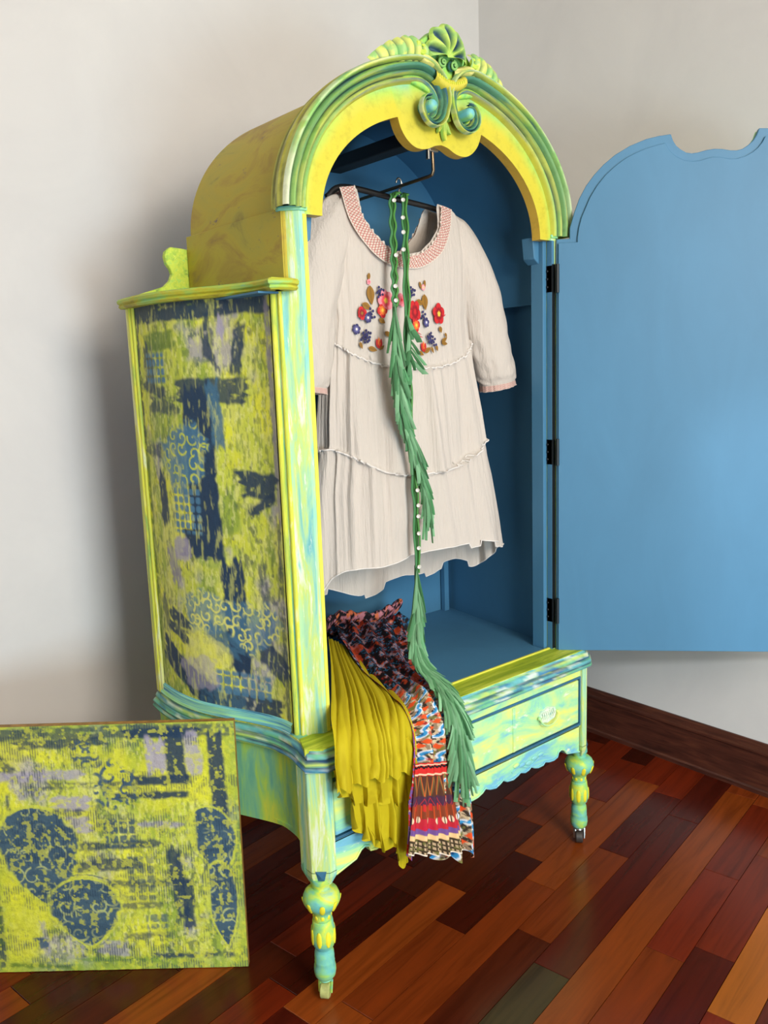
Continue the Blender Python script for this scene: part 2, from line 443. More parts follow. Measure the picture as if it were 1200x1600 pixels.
# --- waist moulding, one continuous sweep round left side, canted corners and front
left = scurve(0.47, -0.012, 34, 0.010)
half = left + [(-0.430, -0.044), (-0.404, -0.066), (-0.385, -0.0665)]
path = half + [(-x, y) for x, y in half[::-1]]
prof = [(-0.012, ZW0 - 0.004), (0.001, ZW0), (0.008, ZW0 + 0.002), (0.010, ZW0 + 0.007), (0.006, ZW0 + 0.011), (0.0075, ZW0 + 0.013), (0.0085, ZW0 + 0.018), (0.005, ZW0 + 0.022),
        (0.001, ZW0 + 0.024), (0.002, ZW0 + 0.028), (-0.001, ZW0 + 0.034), (-0.005, ZW0 + 0.0365), (-0.006, ZW1 - 0.003), (-0.010, ZW1), (-0.030, ZW1)]
GC = A(lin(40, 66, 100))
gl = np.array([0.8, 0.3, 0.1, 0.2, 0.95, 0.3, 0.1, 0.75, 0.9, 0.2, 0.15, 0.8, 0.2, 0.0, 0.0])
# refine along the length so that the streaks of paint have room
fine_path = []
for i in range(len(path) - 1):
    a, b = np.array(path[i]), np.array(path[i + 1]); k = max(1, int(np.linalg.norm(b - a) / 0.012))
    fine_path += [tuple(a + (b - a) * t / k) for t in range(k)]
fine_path.append(path[-1])
m = MB(); m.sweep_plan(fine_path, prof); m.f = [tuple(reversed(f)) for f in m.f]
nP = len(fine_path)
fp = np.array(fine_path); arc = np.concatenate([[0], np.cumsum(np.linalg.norm(np.diff(fp, axis=0), axis=1))])[:, None] * np.ones((1, len(prof)))
rowi = np.ones((nP, 1)) * np.arange(len(prof))[None, :]
C = np.ones((nP, len(prof), 3)) * A(lin(122, 200, 150))
C = mixc(C, lin(200, 226, 110), sstep(0.45, 0.6, fbm(arc * 9, rowi * 0.9, 3)))
C = mixc(C, TEAL, sstep(0.5, 0.62, fbm(arc * 12, rowi * 1.1, 9)))
C = mixc(C, lin(62, 130, 178), sstep(0.55, 0.68, fbm(arc * 14, rowi * 1.3, 5)))
C = mixc(C, lin(232, 240, 226), sstep(0.58, 0.68, fbm(arc * 30, rowi * 1.7, 11)) * 0.8)
C = mixc(C, GC, gl[None, :] * (0.25 + 0.75 * sstep(0.35, 0.6, fbm(arc * 20, rowi * 0.7, 21))))
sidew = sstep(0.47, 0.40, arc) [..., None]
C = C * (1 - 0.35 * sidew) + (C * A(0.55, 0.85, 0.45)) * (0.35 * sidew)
m.c = [tuple(c) for c in C.reshape(-1, 3)]
obj('waist_moulding', m, M_mould2, wr, smooth=50)
# ledge on top of the base in front of the doorway, and the inside floor
led = [(-0.43, -0.035), (-0.404, -0.058), (0.404, -0.058), (0.43, -0.035), (0.41, 0.012), (-0.41, 0.012)]
obj('base_ledge', MB().prism(led, ZW1 - 0.02, ZW1 + 0.0005), paint_mat('ledge_paint', [(0.3, lin(120, 150, 40)), (0.5, lin(170, 190, 40)), (0.7, lin(220, 226, 90))], (6, 60, 6)), wr)
sb = scurve(.468, .0, 30, .016)
obj('base_top', MB().prism((sb + [(-x, y) for x, y in sb[::-1]])[::1], ZW1 - .012, ZW1 - .002), M_bead, wr, smooth=0)
inn = [(-0.345, 0.009), (0.345, 0.009), (0.375, 0.03), (0.432, 0.455), (-0.432, 0.455), (-0.375, 0.03)]
obj('inside_floor', MB().prism(inn, ZW1 - 0.02, ZW1 + 0.001), M_blue, wr)
obj('door_stop', MB().box(-0.345, 0.345, 0.004, 0.0095, ZW1 - 0.004, ZW1 + 0.004), M_yel, wr, bevel=0.001)

# --- base box: side panels with curved lower edge, front apron, posts
ys = np.linspace(0.465, -0.015, 40)
zlow = interp(ys, [-0.015, 0.0, 0.03, 0.08, 0.16, 0.25, 0.34, 0.42, 0.465], [0.288, 0.300, 0.316, 0.322, 0.318, 0.318, 0.322, 0.310, 0.285])
G = np.array([[(sx(y) + 0.014, y, zl + (ZW0 - zl) * t) for t in np.linspace(0, 1, 6)] for y, zl in zip(ys, zlow)])
G2 = G.copy(); G2[:, :, 0] += 0.016
for mir in (False, True):
    m = MB(); m.grid(G, flip=True); m.grid(G2, flip=False)
    lo = np.stack([G[:, 0], G2[:, 0]], 1); m.grid(lo)
    obj('base_side', mirror(m) if mir else m, M_base, wr, smooth=50)
# scalloped front apron
half_ap = [(0.385, 0.262), (0.352, 0.270), (0.335, 0.274), (0.322, 0.288), (0.312, 0.292), (0.301, 0.288), (0.297, 0.277), (0.283, 0.274), (0.266, 0.276), (0.25, 0.281), (0.243, 0.275), (0.225, 0.275), (0.212, 0.279), (0.199, 0.286),
           (0.19, 0.281), (0.177, 0.279), (0.160, 0.285), (0.152, 0.281), (0.135, 0.276), (0.114, 0.279), (0.10, 0.287), (0.09, 0.282), (0.075, 0.277), (0.055, 0.281), (0.04, 0.288), (0.03, 0.281), (0.015, 0.276), (0.0, 0.275)]
low = [(-x, z) for x, z in half_ap] + half_ap[::-1][1:]
m = MB()
n = len(low)
Gf = np.array([[(x, YF, z), (x, YF, 0.334)] for x, z in low]); Gb = Gf + A(0, 0.018, 0)
m.grid(Gf, flip=True); m.grid(Gb); m.grid(np.stack([Gf[:, 0], Gb[:, 0]], 1)); 
apron = obj('apron', m, M_front, wr, smooth=30)
# raised edge bead along the scallops
for seg in (half_ap[::-1], [(-x, z) for x, z in half_ap]):
    obj('apron_bead', MB().tube([(x, YF - 0.001, z + 0.003) for x, z in seg], 0.0026, 6), M_front, apron)
# frame round the drawer
DX, DZ0, DZ1 = 0.386, 0.340, 0.461
m = MB(); m.box(-DX - 0.006, DX + 0.006, YF, YF + 0.02, DZ1 + 0.004, ZW0); m.box(-DX - 0.006, DX + 0.006, YF, YF + 0.02, 0.330, DZ0 - 0.004)
obj('drawer_rail', m, M_front, wr, bevel=0.0015)
# canted front posts of the base
pp = [(-0.430, 0.0), (-0.432, -0.040), (-0.405, -0.0635), (-0.388, -0.0635), (-0.388, 0.0)]
for mir in (False, True):
    q = [(-x, y) for x, y in pp[::-1]] if mir else pp
    s = -1 if not mir else 1
    m = MB().prism(q, 0.278, ZW0)
    post = obj('base_post', m, M_post, wr, bevel=0.0018)
    # foot block tapering to the leg, with a carved leaf
    top = [(x, y) for x, y in q]; c = (s * 0.410, -0.036)
    k = len(top)
    mid = [(c[0] + (x - c[0]) * 0.96, c[1] + (y - c[1]) * 0.96) for x, y in top]; bot = [(c[0] + (x - c[0]) * 0.62, c[1] + (y - c[1]) * 0.62) for x, y in top]
    v = [(x, y, 0.278) for x, y in top] + [(x, y, 0.268) for x, y in mid] + [(x, y, 0.247) for x, y in bot]
    f = [(k + i, k + (i + 1) % k, (i + 1) % k, i) for i in range(k)] + [(2 * k + i, 2 * k + (i + 1) % k, k + (i + 1) % k, k + i) for i in range(k)] + [tuple(range(3 * k - 1, 2 * k - 1, -1))]
    obj('post_foot', MB().add(v, f), M_post, post, smooth=0)
    cx, cy = s * 0.4185, -0.0525
    d = A(-s * 0.755, -0.656); d2 = A(0.656 * -s * -1, -0.755)
    t2 = A(-0.656 * s * -1.0, 0.0)
    tt = A(0.755, 0.0)
    ax = A(s * -0.75, -0.66) ; ax = A(s * 0.66, -0.75)          # outward normal of the canted face
    tang = A(-ax[1], ax[0])
    def pt(a, z, o=0.0): return (cx + tang[0] * a + ax[0] * o, cy + tang[1] * a + ax[1] * o, z)
    v = [pt(-0.011, 0.283, 0.001), pt(0.011, 0.283, 0.001), pt(0.006, 0.262, -0.001), pt(0.0, 0.25, -0.006), pt(-0.006, 0.262, -0.001), pt(0, 0.272, 0.004)]
    obj('carved_leaf', MB().add(v, [(0, 5, 1), (1, 5, 2), (2, 5, 3), (3, 5, 4), (4, 5, 0)] if s > 0 else [(1, 5, 0), (2, 5, 1), (3, 5, 2), (4, 5, 3), (0, 5, 4)]), M_groove, post, smooth=0)
    # rounded ear where the side meets the post
    m = MB().ellipsoid((s * 0.424, -0.012, 0.278), (0.008, 0.012, 0.022)); obj('post_ear', m, M_base, post)

# --- drawer with beads and carved pulls
dr = obj('drawer', MB().box(-DX + 0.004, DX - 0.004, YF - 0.001, YF + 0.018, DZ0 + 0.004, DZ1 - 0.004), M_front, wr, bevel=0.003)
m = MB()
for x0, x1, z0, z1 in ((-DX - 0.004, DX + 0.004, DZ1 - 0.001, DZ1 + 0.0045), (-DX - 0.004, DX + 0.004, DZ0 - 0.0045, DZ0 + 0.001), (-DX - 0.004, -DX + 0.001, DZ0, DZ1), (DX - 0.001, DX + 0.004, DZ0, DZ1)):
    m.box(x0, x1, YF - 0.0022, YF + 0.01, z0, z1)
obj('drawer_groove', m, M_groove, dr, bevel=0.001)
for s in (-1, 1):
    m = MB(); m.box(s * 0.138 - 0.0045, s * 0.138 + 0.0045, YF - 0.0035, YF, DZ0 + 0.006, DZ1 - 0.006)
    obj('drawer_bead', m, M_front, dr, bevel=0.0015)
    # oval carved plate with a bail
    hx, hz = s * 0.257, 0.404
    pl = MB()
    G = []
    for rr, yy in ((1.0, 0.0), (0.96, -0.0045), (0.82, -0.0045), (0.74, -0.002), (0.5, -0.003), (0.0, -0.004)):
        G.append([(hx + 0.034 * rr * math.cos(a) * (1 + 0.05 * math.cos(8 * a)), YF - 0.001 + yy, hz + 0.019 * rr * math.sin(a) * (1 + 0.06 * math.cos(8 * a))) for a in np.linspace(0, 2 * math.pi, 40, endpoint=False)])
    pl.grid(np.array(G), closed=True, flip=False)
    for k in range(-3, 4):
        xx = hx + k * 0.007
        pl.tube([(xx, YF - 0.005, hz + 0.010), (xx + 0.003, YF - 0.0065, hz), (xx - 0.003, YF - 0.005, hz - 0.009)], 0.0016, 5)
    obj('pull_plate', pl, paint_mat('pull_paint%d' % (s + 1), [(0.35, lin(176, 220, 205)), (0.5, lin(226, 236, 210)), (0.68, lin(150, 206, 196))], (40, 40, 40)), dr)
    a = np.linspace(math.pi * 1.02, math.pi * 1.98, 18)
    pts = [(hx + 0.033 * math.cos(t), YF - 0.010 - 0.004 * abs(math.sin(t)), hz - 0.001 + 0.022 * math.sin(t)) for t in a]
    pts = [(hx - 0.033, YF - 0.002, hz + 0.002)] + pts + [(hx + 0.033, YF - 0.002, hz + 0.002)]
    pb = MB().tube(pts, 0.0021, 8)
    pb.ellipsoid((hx - 0.033, YF - 0.007, hz), (0.005, 0.005, 0.005)); pb.ellipsoid((hx + 0.033, YF - 0.007, hz), (0.005, 0.005, 0.005))
    obj('drawer_pull', pb, M_front, dr)
# moulded carving under the drawer, right and left
for s in (-1, 1):
    m = MB()
    for k in range(5):
        x = s * (0.19 + 0.022 * (k - 2)); m.ellipsoid((x, YF - 0.001, 0.305 + 0.004 * math.cos(k * 1.7)), (0.011, 0.0035, 0.006))
    m.tube([(s * (0.13 + 0.12 * t), YF - 0.001, 0.297 + 0.006 * math.sin(t * 9)) for t in np.linspace(0, 1, 20)], 0.002, 6)
    obj('apron_carving', m, M_front, apron)

# --- turned legs with carved lozenges and casters
LEGP = [(0.020, 0.262), (0.0205, 0.252), (0.017, 0.247), (0.017, 0.240), (0.021, 0.2385), (0.026, 0.2375), (0.033, 0.231), (0.0365, 0.222), (0.037, 0.214), (0.034, 0.206), (0.027, 0.197), (0.021, 0.191), (0.0178, 0.186), (0.018, 0.178), (0.0195, 0.173),
        (0.0185, 0.171), (0.0205, 0.169), (0.0212, 0.160), (0.0235, 0.150), (0.0245, 0.138), (0.0238, 0.126), (0.0205, 0.114), (0.0168, 0.109), (0.0165, 0.106), (0.019, 0.101), (0.0200, 0.090), (0.0196, 0.081), (0.0205, 0.079), (0.0195, 0.077),
        (0.0218, 0.068), (0.0222, 0.058), (0.0205, 0.048), (0.016, 0.042), (0.012, 0.040)]
def leg(x, y, front):
    l = obj('leg', MB().lathe(LEGP, x, y, 32), M_leg, wr, smooth=60)
    for ring, (rz, r, n, hh, ww) in enumerate(((0.210, 0.0345, 8, 0.0125, 0.0062), (0.137, 0.0235, 8, 0.0175, 0.0058), (0.180, 0.0172, 8, 0.005, 0.004))):
        for k in range(n):
            if not front: break
            a = 2 * math.pi * (k + 0.5 * (ring % 2)) / n + 0.2
            rot = np.array(Matrix.Rotation(a, 3, 'Z')) @ np.array(Matrix.Rotation(0.35 if ring == 0 else 0.0, 3, 'Y'))
            q = obj('lozenge', MB().ellipsoid((x + r * math.cos(a), y + r * math.sin(a), rz), (0.0022, ww, hh), 8, 6, rot), M_loz, l)
    # caster
    m = MB(); m.lathe([(0.008, 0.046), (0.011, 0.040), (0.0125, 0.036), (0.0, 0.0355)], x, y, 16)
    aw = math.radians(-48)
    ux, uy = math.cos(aw), math.sin(aw)
    for s in (-1, 1):
        px, py = x + s * 0.0115 * ux, y + s * 0.0115 * uy
        P = [(px, py, 0.037), (px - uy * -0.004, py + ux * -0.004, 0.026), (px - uy * -0.007, py + ux * -0.007, 0.012)]
        m.tube(P, [0.0055, 0.005, 0.004], 8, sx=0.45)
    obj('caster_fork', m, M_steel if x > 0 else M_leg, l)
    G = []
    for t, rr in ((-0.0095, 0.0001), (-0.0095, 0.013), (-0.0075, 0.0155), (0.0075, 0.0155), (0.0095, 0.013), (0.0095, 0.0001)):
        G.append([(x + ux * t - uy * (rr * math.cos(a) - 0.006), y + uy * t + ux * (rr * math.cos(a) - 0.006), 0.0157 + rr * math.sin(a)) for a in np.linspace(0, 2 * math.pi, 20, endpoint=False)])
    obj('caster_wheel', MB().grid(np.array(G), closed=True, flip=True), flat_mat('caster_wheel_mat%d' % (x > 0) + str(front), lin(60, 54, 50) if x > 0 else lin(176, 180, 110), 0.45, vary=0.3, scale=60), l)
leg(-0.410, -0.037, True); leg(0.410, -0.037, True)
leg(-0.455, 0.43, False); leg(0.455, 0.43, False)
obj('base_back', MB().box(-0.49, 0.49, 0.452, 0.465, 0.29, ZW1), M_base, wr)
obj('base_bottom', MB().prism([(-0.40, -0.03), (0.40, -0.03), (0.48, 0.45), (-0.48, 0.45)], 0.325, 0.332), M_base, wr)
for s in (-1, 1):
    obj('back_post', MB().box(s * 0.455 - 0.025, s * 0.455 + 0.025, 0.405, 0.452, 0.247, 0.32), M_base, wr)

# ---------------------------------------------------------------- painted patterns (colour only)
PN = A(lin(38, 62, 88)); PB = A(lin(78, 126, 158)); PYL = A(lin(204, 214, 78)); PG = A(lin(112, 150, 62)); PLV = A(lin(172, 166, 186)); PCR = A(lin(226, 226, 120))
def stroke(C, X, Y, x0, y0, x1, y1, w, col, al=0.95, seed=1, dry=0.45, rag=0.012):
    d = A(x1 - x0, y1 - y0); L = np.hypot(*d); d /= L
    t = (X - x0) * d[0] + (Y - y0) * d[1]; s = -(X - x0) * d[1] + (Y - y0) * d[0]
    e = rag * (fbm(X * 60, Y * 60, seed, 3) - 0.5) * 2
    ee = rag * 2.5 * (vnoise(s * 160, t * 4, seed + 3) - 0.5)
    m = sstep(-0.004, 0.004, w / 2 - np.abs(s) + e * 0.5) * sstep(-0.006, 0.006, t + ee) * sstep(-0.006, 0.006, L - t + ee)
    streak = vnoise(s * 150, t * 14, seed + 7) * 0.35 + fbm(X * 110, Y * 110, seed + 9, 4) * 0.65
    m = m * sstep(dry - 0.18, dry + 0.08, streak + 0.12)
    return mixc(C, col, m * al)
def dots(C, X, Y, x0, x1, y0, y1, step, col, al=0.9, seed=3, r=0.4):
    inside = sstep(0, 0.008, X - x0) * sstep(0, 0.008, x1 - X) * sstep(0, 0.008, Y - y0) * sstep(0, 0.008, y1 - Y)
    fx = (X / step) % 1 - 0.5; fy = (Y / step) % 1 - 0.5
    d = np.maximum(np.abs(fx), np.abs(fy)) * 0.5 + np.hypot(fx, fy) * 0.5
    return mixc(C, col, inside * sstep(r + 0.05, r - 0.05, d) * al * sstep(0.25, 0.5, fbm(X * 50, Y * 50, seed, 3) + 0.15))
def curls(C, X, Y, mask, cell, col, al=0.9, seed=5, th=0.0018):
    gx = np.floor(X / cell); gy = np.floor(Y / cell)
    best = np.full(X.shape, 9.0)
    for ox in (-1, 0, 1):
        for oy in (-1, 0, 1):
            cx = (gx + ox + 0.5 + 0.5 * (_hash(gx + ox, gy + oy, seed) - 0.5)) * cell; cy = (gy + oy + 0.5 + 0.5 * (_hash(gx + ox, gy + oy, seed + 1) - 0.5)) * cell
            a0 = _hash(gx + ox, gy + oy, seed + 2) * 6.283; sg = np.where(_hash(gx + ox, gy + oy, seed + 4) > 0.5, 1, -1)
            r = np.hypot(X - cx, Y - cy); a = (np.arctan2(Y - cy, X - cx) * sg + a0) % 6.283
            tgt = cell * (0.06 + 0.085 * a)
            best = np.minimum(best, np.abs(r - tgt))
    th2 = th * (0.7 + 0.9 * vnoise(X * 70, Y * 70, seed + 11))
    return mixc(C, col, mask * sstep(th2 * 1.5, th2 * 0.6, best) * al * sstep(0.3, 0.5, fbm(X * 35, Y * 35, seed + 13, 3) + 0.08))
def ground(X, Y, seed, ysc=1.0):
    C = np.ones(X.shape + (3,)) * PYL
    C = mixc(C, PCR, sstep(0.5, 0.65, fbm(X * 22, Y * 9, seed)) * 0.6)
    C = mixc(C, PG, sstep(0.52, 0.7, fbm(X * 30, Y * 7, seed + 1)) * 0.6)
    C = mixc(C, lin(236, 236, 60), sstep(0.5, 0.68, fbm(X * 10, Y * 14, seed + 2)) * 0.8)
    C = mixc(C, PLV, sstep(0.6, 0.72, fbm(X * 12, Y * 10, seed + 3)) * 0.75)
    C = mixc(C, PN, sstep(0.62, 0.76, fbm(X * 70, Y * 45, seed + 4)) * 0.6)
    C = mixc(C, A(lin(96, 120, 70)), sstep(0.56, 0.64, fbm(X * 170, Y * 60, seed + 6, 3)) * 0.5)
    C = mixc(C, A(lin(232, 234, 150)), sstep(0.58, 0.66, fbm(X * 190, Y * 80, seed + 8, 3)) * 0.5)
    return C

def side_panel_colour(U, V, w, h):
    X = U * w; Y = V * h
    C = ground(X, Y, 40)
    S = lambda a, b, c, d, wd, col=PN, al=0.95, dry=0.45: (a * w, b * h, c * w, d * h, wd, col, al, int(a * 91 + b * 57 + wd * 900) + 3, dry)
    L = [S(.0, .015, 1, .012, .05), S(.03, .02, .03, .36, .03, PN, .8, .5), S(.05, .36, .05, .95, .018, PG * 0.6, .8, .5), S(.97, .0, .99, .5, .016, PLV * .7, .8), S(.97, .5, .97, .98, .014, PN, .7, .5),
         S(.60, .05, .62, .14, .026, PN, .9), S(.80, .06, .75, .17, .03, PN, .9), S(.68, .04, .69, .09, .02, PLV), S(.12, .09, .42, .085, .035, PG * .7, .8), S(.16, .10, .17, .20, .05, PN, .8, .5), S(.10, .19, .30, .21, .022, PN, .8),
         S(.42, .205, .80, .21, .05, PN, .9), S(.52, .20, .54, .60, .075, PN, 1, .32), S(.15, .235, .40, .24, .035, PN, .8), S(.62, .19, .64, .33, .03, PB * .8, .9), S(.40, .30, .41, .46, .02, PB, .7),
         S(.22, .40, .22, .53, .034, PN, .95), S(.05, .345, .28, .35, .03, PN, .7, .55), S(.74, .415, .97, .425, .05, PN, .95, .4), S(.78, .49, .96, .44, .022, PN, .95), S(.36, .57, .58, .565, .06, PN, 1, .38), S(.26, .585, .30, .68, .04, PLV * .7, .8, .5),
         S(.66, .60, .68, .88, .055, PN, 1, .35), S(.84, .6, .86, .80, .02, PN, .7, .5), S(.20, .77, .36, .80, .06, PN, .95, .4), S(.12, .73, .16, .80, .03, PN, .7), S(.80, .81, .98, .86, .05, PN, .9, .42), S(.48, .77, .70, .83, .04, PB * .7, .9),
         S(.10, .86, .50, .955, .06, PN, 1, .38), S(.45, .95, .92, .955, .045, PN, .95, .45), S(.55, .92, .56, .985, .12, PB * .7, .6, .55), S(.16, .95, .22, .99, .1, PG, .6, .6)]
    for a in L: C = stroke(C, X, Y, a[0], a[1], a[2], a[3], a[4], a[5], a[6], a[7], a[8])
    C = dots(C, X, Y, .13 * w, .34 * w, .11 * h, .19 * h, .018, PB)
    C = dots(C, X, Y, .30 * w, .52 * w, .43 * h, .55 * h, .0175, PB)
    C = dots(C, X, Y, .52 * w, .86 * w, .872 * h, .945 * h, .021, PB, r=.44)
    def blob(u, v, ru, rv): return sstep(1.1, 0.8, np.hypot((U - u) / ru, (V - v) / rv) + 1.1 * (fbm(X * 40, Y * 40, 77, 4) - 0.5))
    b1 = blob(.42, .355, .17, .075); C = mixc(C, PB, b1 * 0.85); C = curls(C, X, Y, b1, .028, PYL, .95, 8)
    b2 = np.maximum(blob(.52, .74, .20, .05), blob(.76, .76, .16, .06)); C = mixc(C, PB, b2 * 0.7); C = curls(C, X, Y, b2, .026, PCR, .95, 12)
    C = mixc(C, PLV, blob(.34, .585, .10, .035) * sstep(.0, .02, U - .28) * 0.8)
    C = mixc(C, PCR, blob(.45, .84, .16, .05) * 0.55); C = mixc(C, PLV, blob(.42, .90, .16, .045) * 0.55)
    C = mixc(C, A(lin(228, 232, 120)), sstep(.60, .72, fbm(X * 150, Y * 30, 63, 4)) * 0.4)
    return C

def canvas_colour(U, V, w, h):
    X = U * w; Y = V * h
    C = ground(X * 1.0, Y, 90)
    C = mixc(C, A(lin(226, 226, 56)), sstep(.4, .6, fbm(X * 7, Y * 8, 91)) * 0.75)
    eg = np.minimum(np.minimum(U, 1 - U), np.minimum(V, 1 - V)); C = mixc(C, A(lin(150, 176, 70)), sstep(.09, .0, eg) * .7)
    S = lambda a, b, c, d, wd, col=PN, al=0.9, dry=0.5: (a * w, b * h, c * w, d * h, wd * w, col, al, int(a * 131 + b * 77 + wd * 900) + 30, dry)
    L = [S(.0, .03, 1, .03, .05, PN, .75, .56), S(.15, .075, .5, .065, .035, PN, .8, .52), S(.58, .04, .86, .04, .04, PN, .95, .42), S(.76, .02, .77, .22, .075, PN, .95, .38), S(.92, .03, .93, .40, .06, PN, .95, .4), S(.69, .06, .69, .20, .075, PLV, .9, .35), S(.83, .05, .84, .2, .06, PLV, .8, .4),
         S(.60, .225, .82, .225, .04, PN, .95, .42), S(.52, .285, .80, .285, .028, PN, .95, .42), S(.25, .235, .62, .245, .03, PN, .7, .58), S(.06, .13, .12, .18, .06, PN, .8, .5), S(.03, .2, .4, .195, .04, PLV, .8, .5), S(.28, .31, .42, .31, .06, PLV, .85, .45),
         S(.1, .345, .4, .345, .03, PN, .7, .58), S(.3, .40, .42, .40, .07, PLV, .8, .5), S(.33, .485, .68, .48, .035, PN, .8, .53), S(.33, .57, .60, .555, .05, PN, .8, .55), S(.45, .64, .80, .645, .03, PN, .75, .57), S(.73, .50, .76, .80, .055, PN, .9, .45), S(.78, .62, .78, .84, .045, PN, .9, .42), S(.83, .4, .83, .5, .03, PN, .7, .5),
         S(.5, .73, .68, .735, .03, PN, .7, .57), S(.52, .86, .7, .86, .03, PN, .7, .57), S(.63, .945, .95, .945, .022, PN, .85, .5), S(.35, .955, .65, .96, .02, PG, .7, .5), S(.02, .02, .02, .98, .03, PN, .75, .52), S(.05, .97, .3, .985, .02, PG * .6, .8, .5), S(.42, .90, .52, .915, .06, PLV, .7, .5), S(.19, .80, .20, .92, .03, PLV, .6, .5),
         S(.61, .40, .78, .405, .025, PLV, .8, .45), S(.1, .28, .11, .40, .01, PN, .8, .4), S(.2, .2, .2, .28, .012, PN, .7, .5), S(.02, .6, .02, .9, .02, PG * .5, .7, .5)]
    for a in L: C = stroke(C, X, Y, a[0], a[1], a[2], a[3], a[4], a[5], a[6], a[7], a[8], rag=0.008)
    OG = A(lin(62, 92, 116))
    def tear(u, v, a, b, lean=0.0, pw=0.55):
        x = (U - u - lean * (V - v)) / a; y = (V - v) / b
        yc = np.clip(y + .25, -1, 1.25)
        wd = np.where(yc < 0, np.sqrt(np.clip(1 - (yc / .75) ** 2, 0.0004, 1)), np.cos(np.clip(yc / 1.25, 0, 1) * math.pi / 2) ** .85 + .01)
        return sstep(1.08, 0.94, np.abs(x) / wd + np.where(np.abs(y) > 1, 9, 0) + 0.28 * (fbm(X * 60, Y * 60, 7, 3) - 0.5))
    rings = []
    for (u, v, a, b, ln) in ((.205, .52, .150, .195, .07), (.370, .760, .135, .140, .04), (.895, .475, .085, .135, .16), (.915, .735, .060, .17, .06)):
        mk = tear(u, v, a, b, ln)
        if u > .8: mk = mk * sstep(u - a * .85, u - a * .7, U)
        big = tear(u, v, a * 1.22, b * 1.16, ln); mid = tear(u, v, a * 1.10, b * 1.07, ln)
        C = mixc(C, A(lin(206, 214, 80)), mid * 0.8)
        C = mixc(C, OG * 0.9, np.clip(big - tear(u, v, a * 1.17, b * 1.12, ln), 0, 1) * 0.7 * sstep(.4, .55, fbm(X * 18, Y * 18, 3)))
        C = mixc(C, OG, mk * 0.97)
        C = curls(C, X, Y, mk * sstep(.42, .55, fbm(X * 25, Y * 25, 5) + .04), .034, A(lin(190, 200, 130)), .85, 31 + int(u * 50), .0016)
        C = mixc(C, OG * 0.75, mk * sstep(.5, .6, fbm(X * 14, Y * 60, 15)) * .5)
    C = dots(C, X, Y, .46 * w, .60 * w, .37 * h, .50 * h, .020, OG * .9, .85, r=.42)
    C = dots(C, X, Y, .54 * w, .66 * w, .52 * h, .72 * h, .022, OG * .9, .6, r=.40)
    C = dots(C, X, Y, .60 * w, .70 * w, .76 * h, .84 * h, .022, OG, .7, r=.42)
    bl = sstep(1.1, .8, np.hypot((U - .52) / .10, (V - .24) / .11)); C = curls(C, X, Y, bl, .032, OG, .95, 61, .0026)
    bl = sstep(1.1, .8, np.hypot((U - .42) / .06, (V - .11) / .06)); C = curls(C, X, Y, bl, .026, OG, .9, 66, .0024)
    bl = sstep(1.1, .8, np.hypot((U - .17) / .06, (V - .89) / .035)); C = mixc(C, OG, bl * sstep(.45, .6, fbm(X * 60, Y * 60, 44)) * .9)
    wv = 0.5 + 0.5 * np.sin(X * 2 * math.pi / 0.0052)
    C = mixc(C, PN, wv * sstep(.44, .56, fbm(X * 9, Y * 24, 93)) * sstep(.35, .55, fbm(X * 90, Y * 70, 94)) * .75)
    C = mixc(C, A(lin(214, 216, 70)), sstep(.58, .66, fbm(X * 120, Y * 110, 97, 3)) * .55)
    return C

# ================================================================ wardrobe: upper body
ZS = 1.392                                   # shoulder height
# painted ogee side panels: left one with its full pattern, right one a mirror
nu, nv = 210, 400
yy = np.linspace(0.448, 0.040, nu)
PX = np.array([sx(y) + 0.022 for y in yy])
Z0p, Z1p = ZW1 - 0.004, ZS - 0.004
U, V = np.meshgrid(np.linspace(0, 1, nu), np.linspace(0, 1, nv))
P = np.stack([np.broadcast_to(PX, (nv, nu)), np.broadcast_to(yy, (nv, nu)), Z1p + (Z0p - Z1p) * V], -1)
C = side_panel_colour(U, V, 0.44, 0.85)
m = MB().grid(P, C)
obj('side_panel', m, M_panel, wr, smooth=180)
k = MB(); k.v = m.v[:]; k.f = m.f[:]; k.c = m.c[:]
obj('side_panel', mirror(k), M_panel, wr, smooth=180)
# frame of the side panel: back stile, front bead column, top rail, bottom rail
for mir in (False, True):
    mm = (lambda q: mirror(q)) if mir else (lambda q: q)
    m = MB(); m.prism([(sx(.470) + .012, .470), (sx(.470) + .030, .470), (sx(.445) + .030, .440), (sx(.445) + .012, .446)][::-1], Z0p, Z1p)
    m.f = [tuple(reversed(f)) for f in m.f]
    obj('panel_back_stile', mm(m), M_bead, wr, bevel=0.003)
    m = MB(); m.tube([(sx(.443) + .020, .441, Z0p), (sx(.443) + .020, .441, Z1p)], 0.0045, 8)
    obj('panel_bead', mm(m), M_bead, wr)
    rail = scurve(.446, .040, 40, .022)
    m = MB(); m.sweep_plan(rail, [(0.0, ZW1 + .022), (.004, ZW1 + .018), (.004, ZW1 + .008), (.009, ZW1)]); m.f = [tuple(reversed(f)) for f in m.f]
    obj('panel_bottom_bead', mm(m), M_mould, wr)

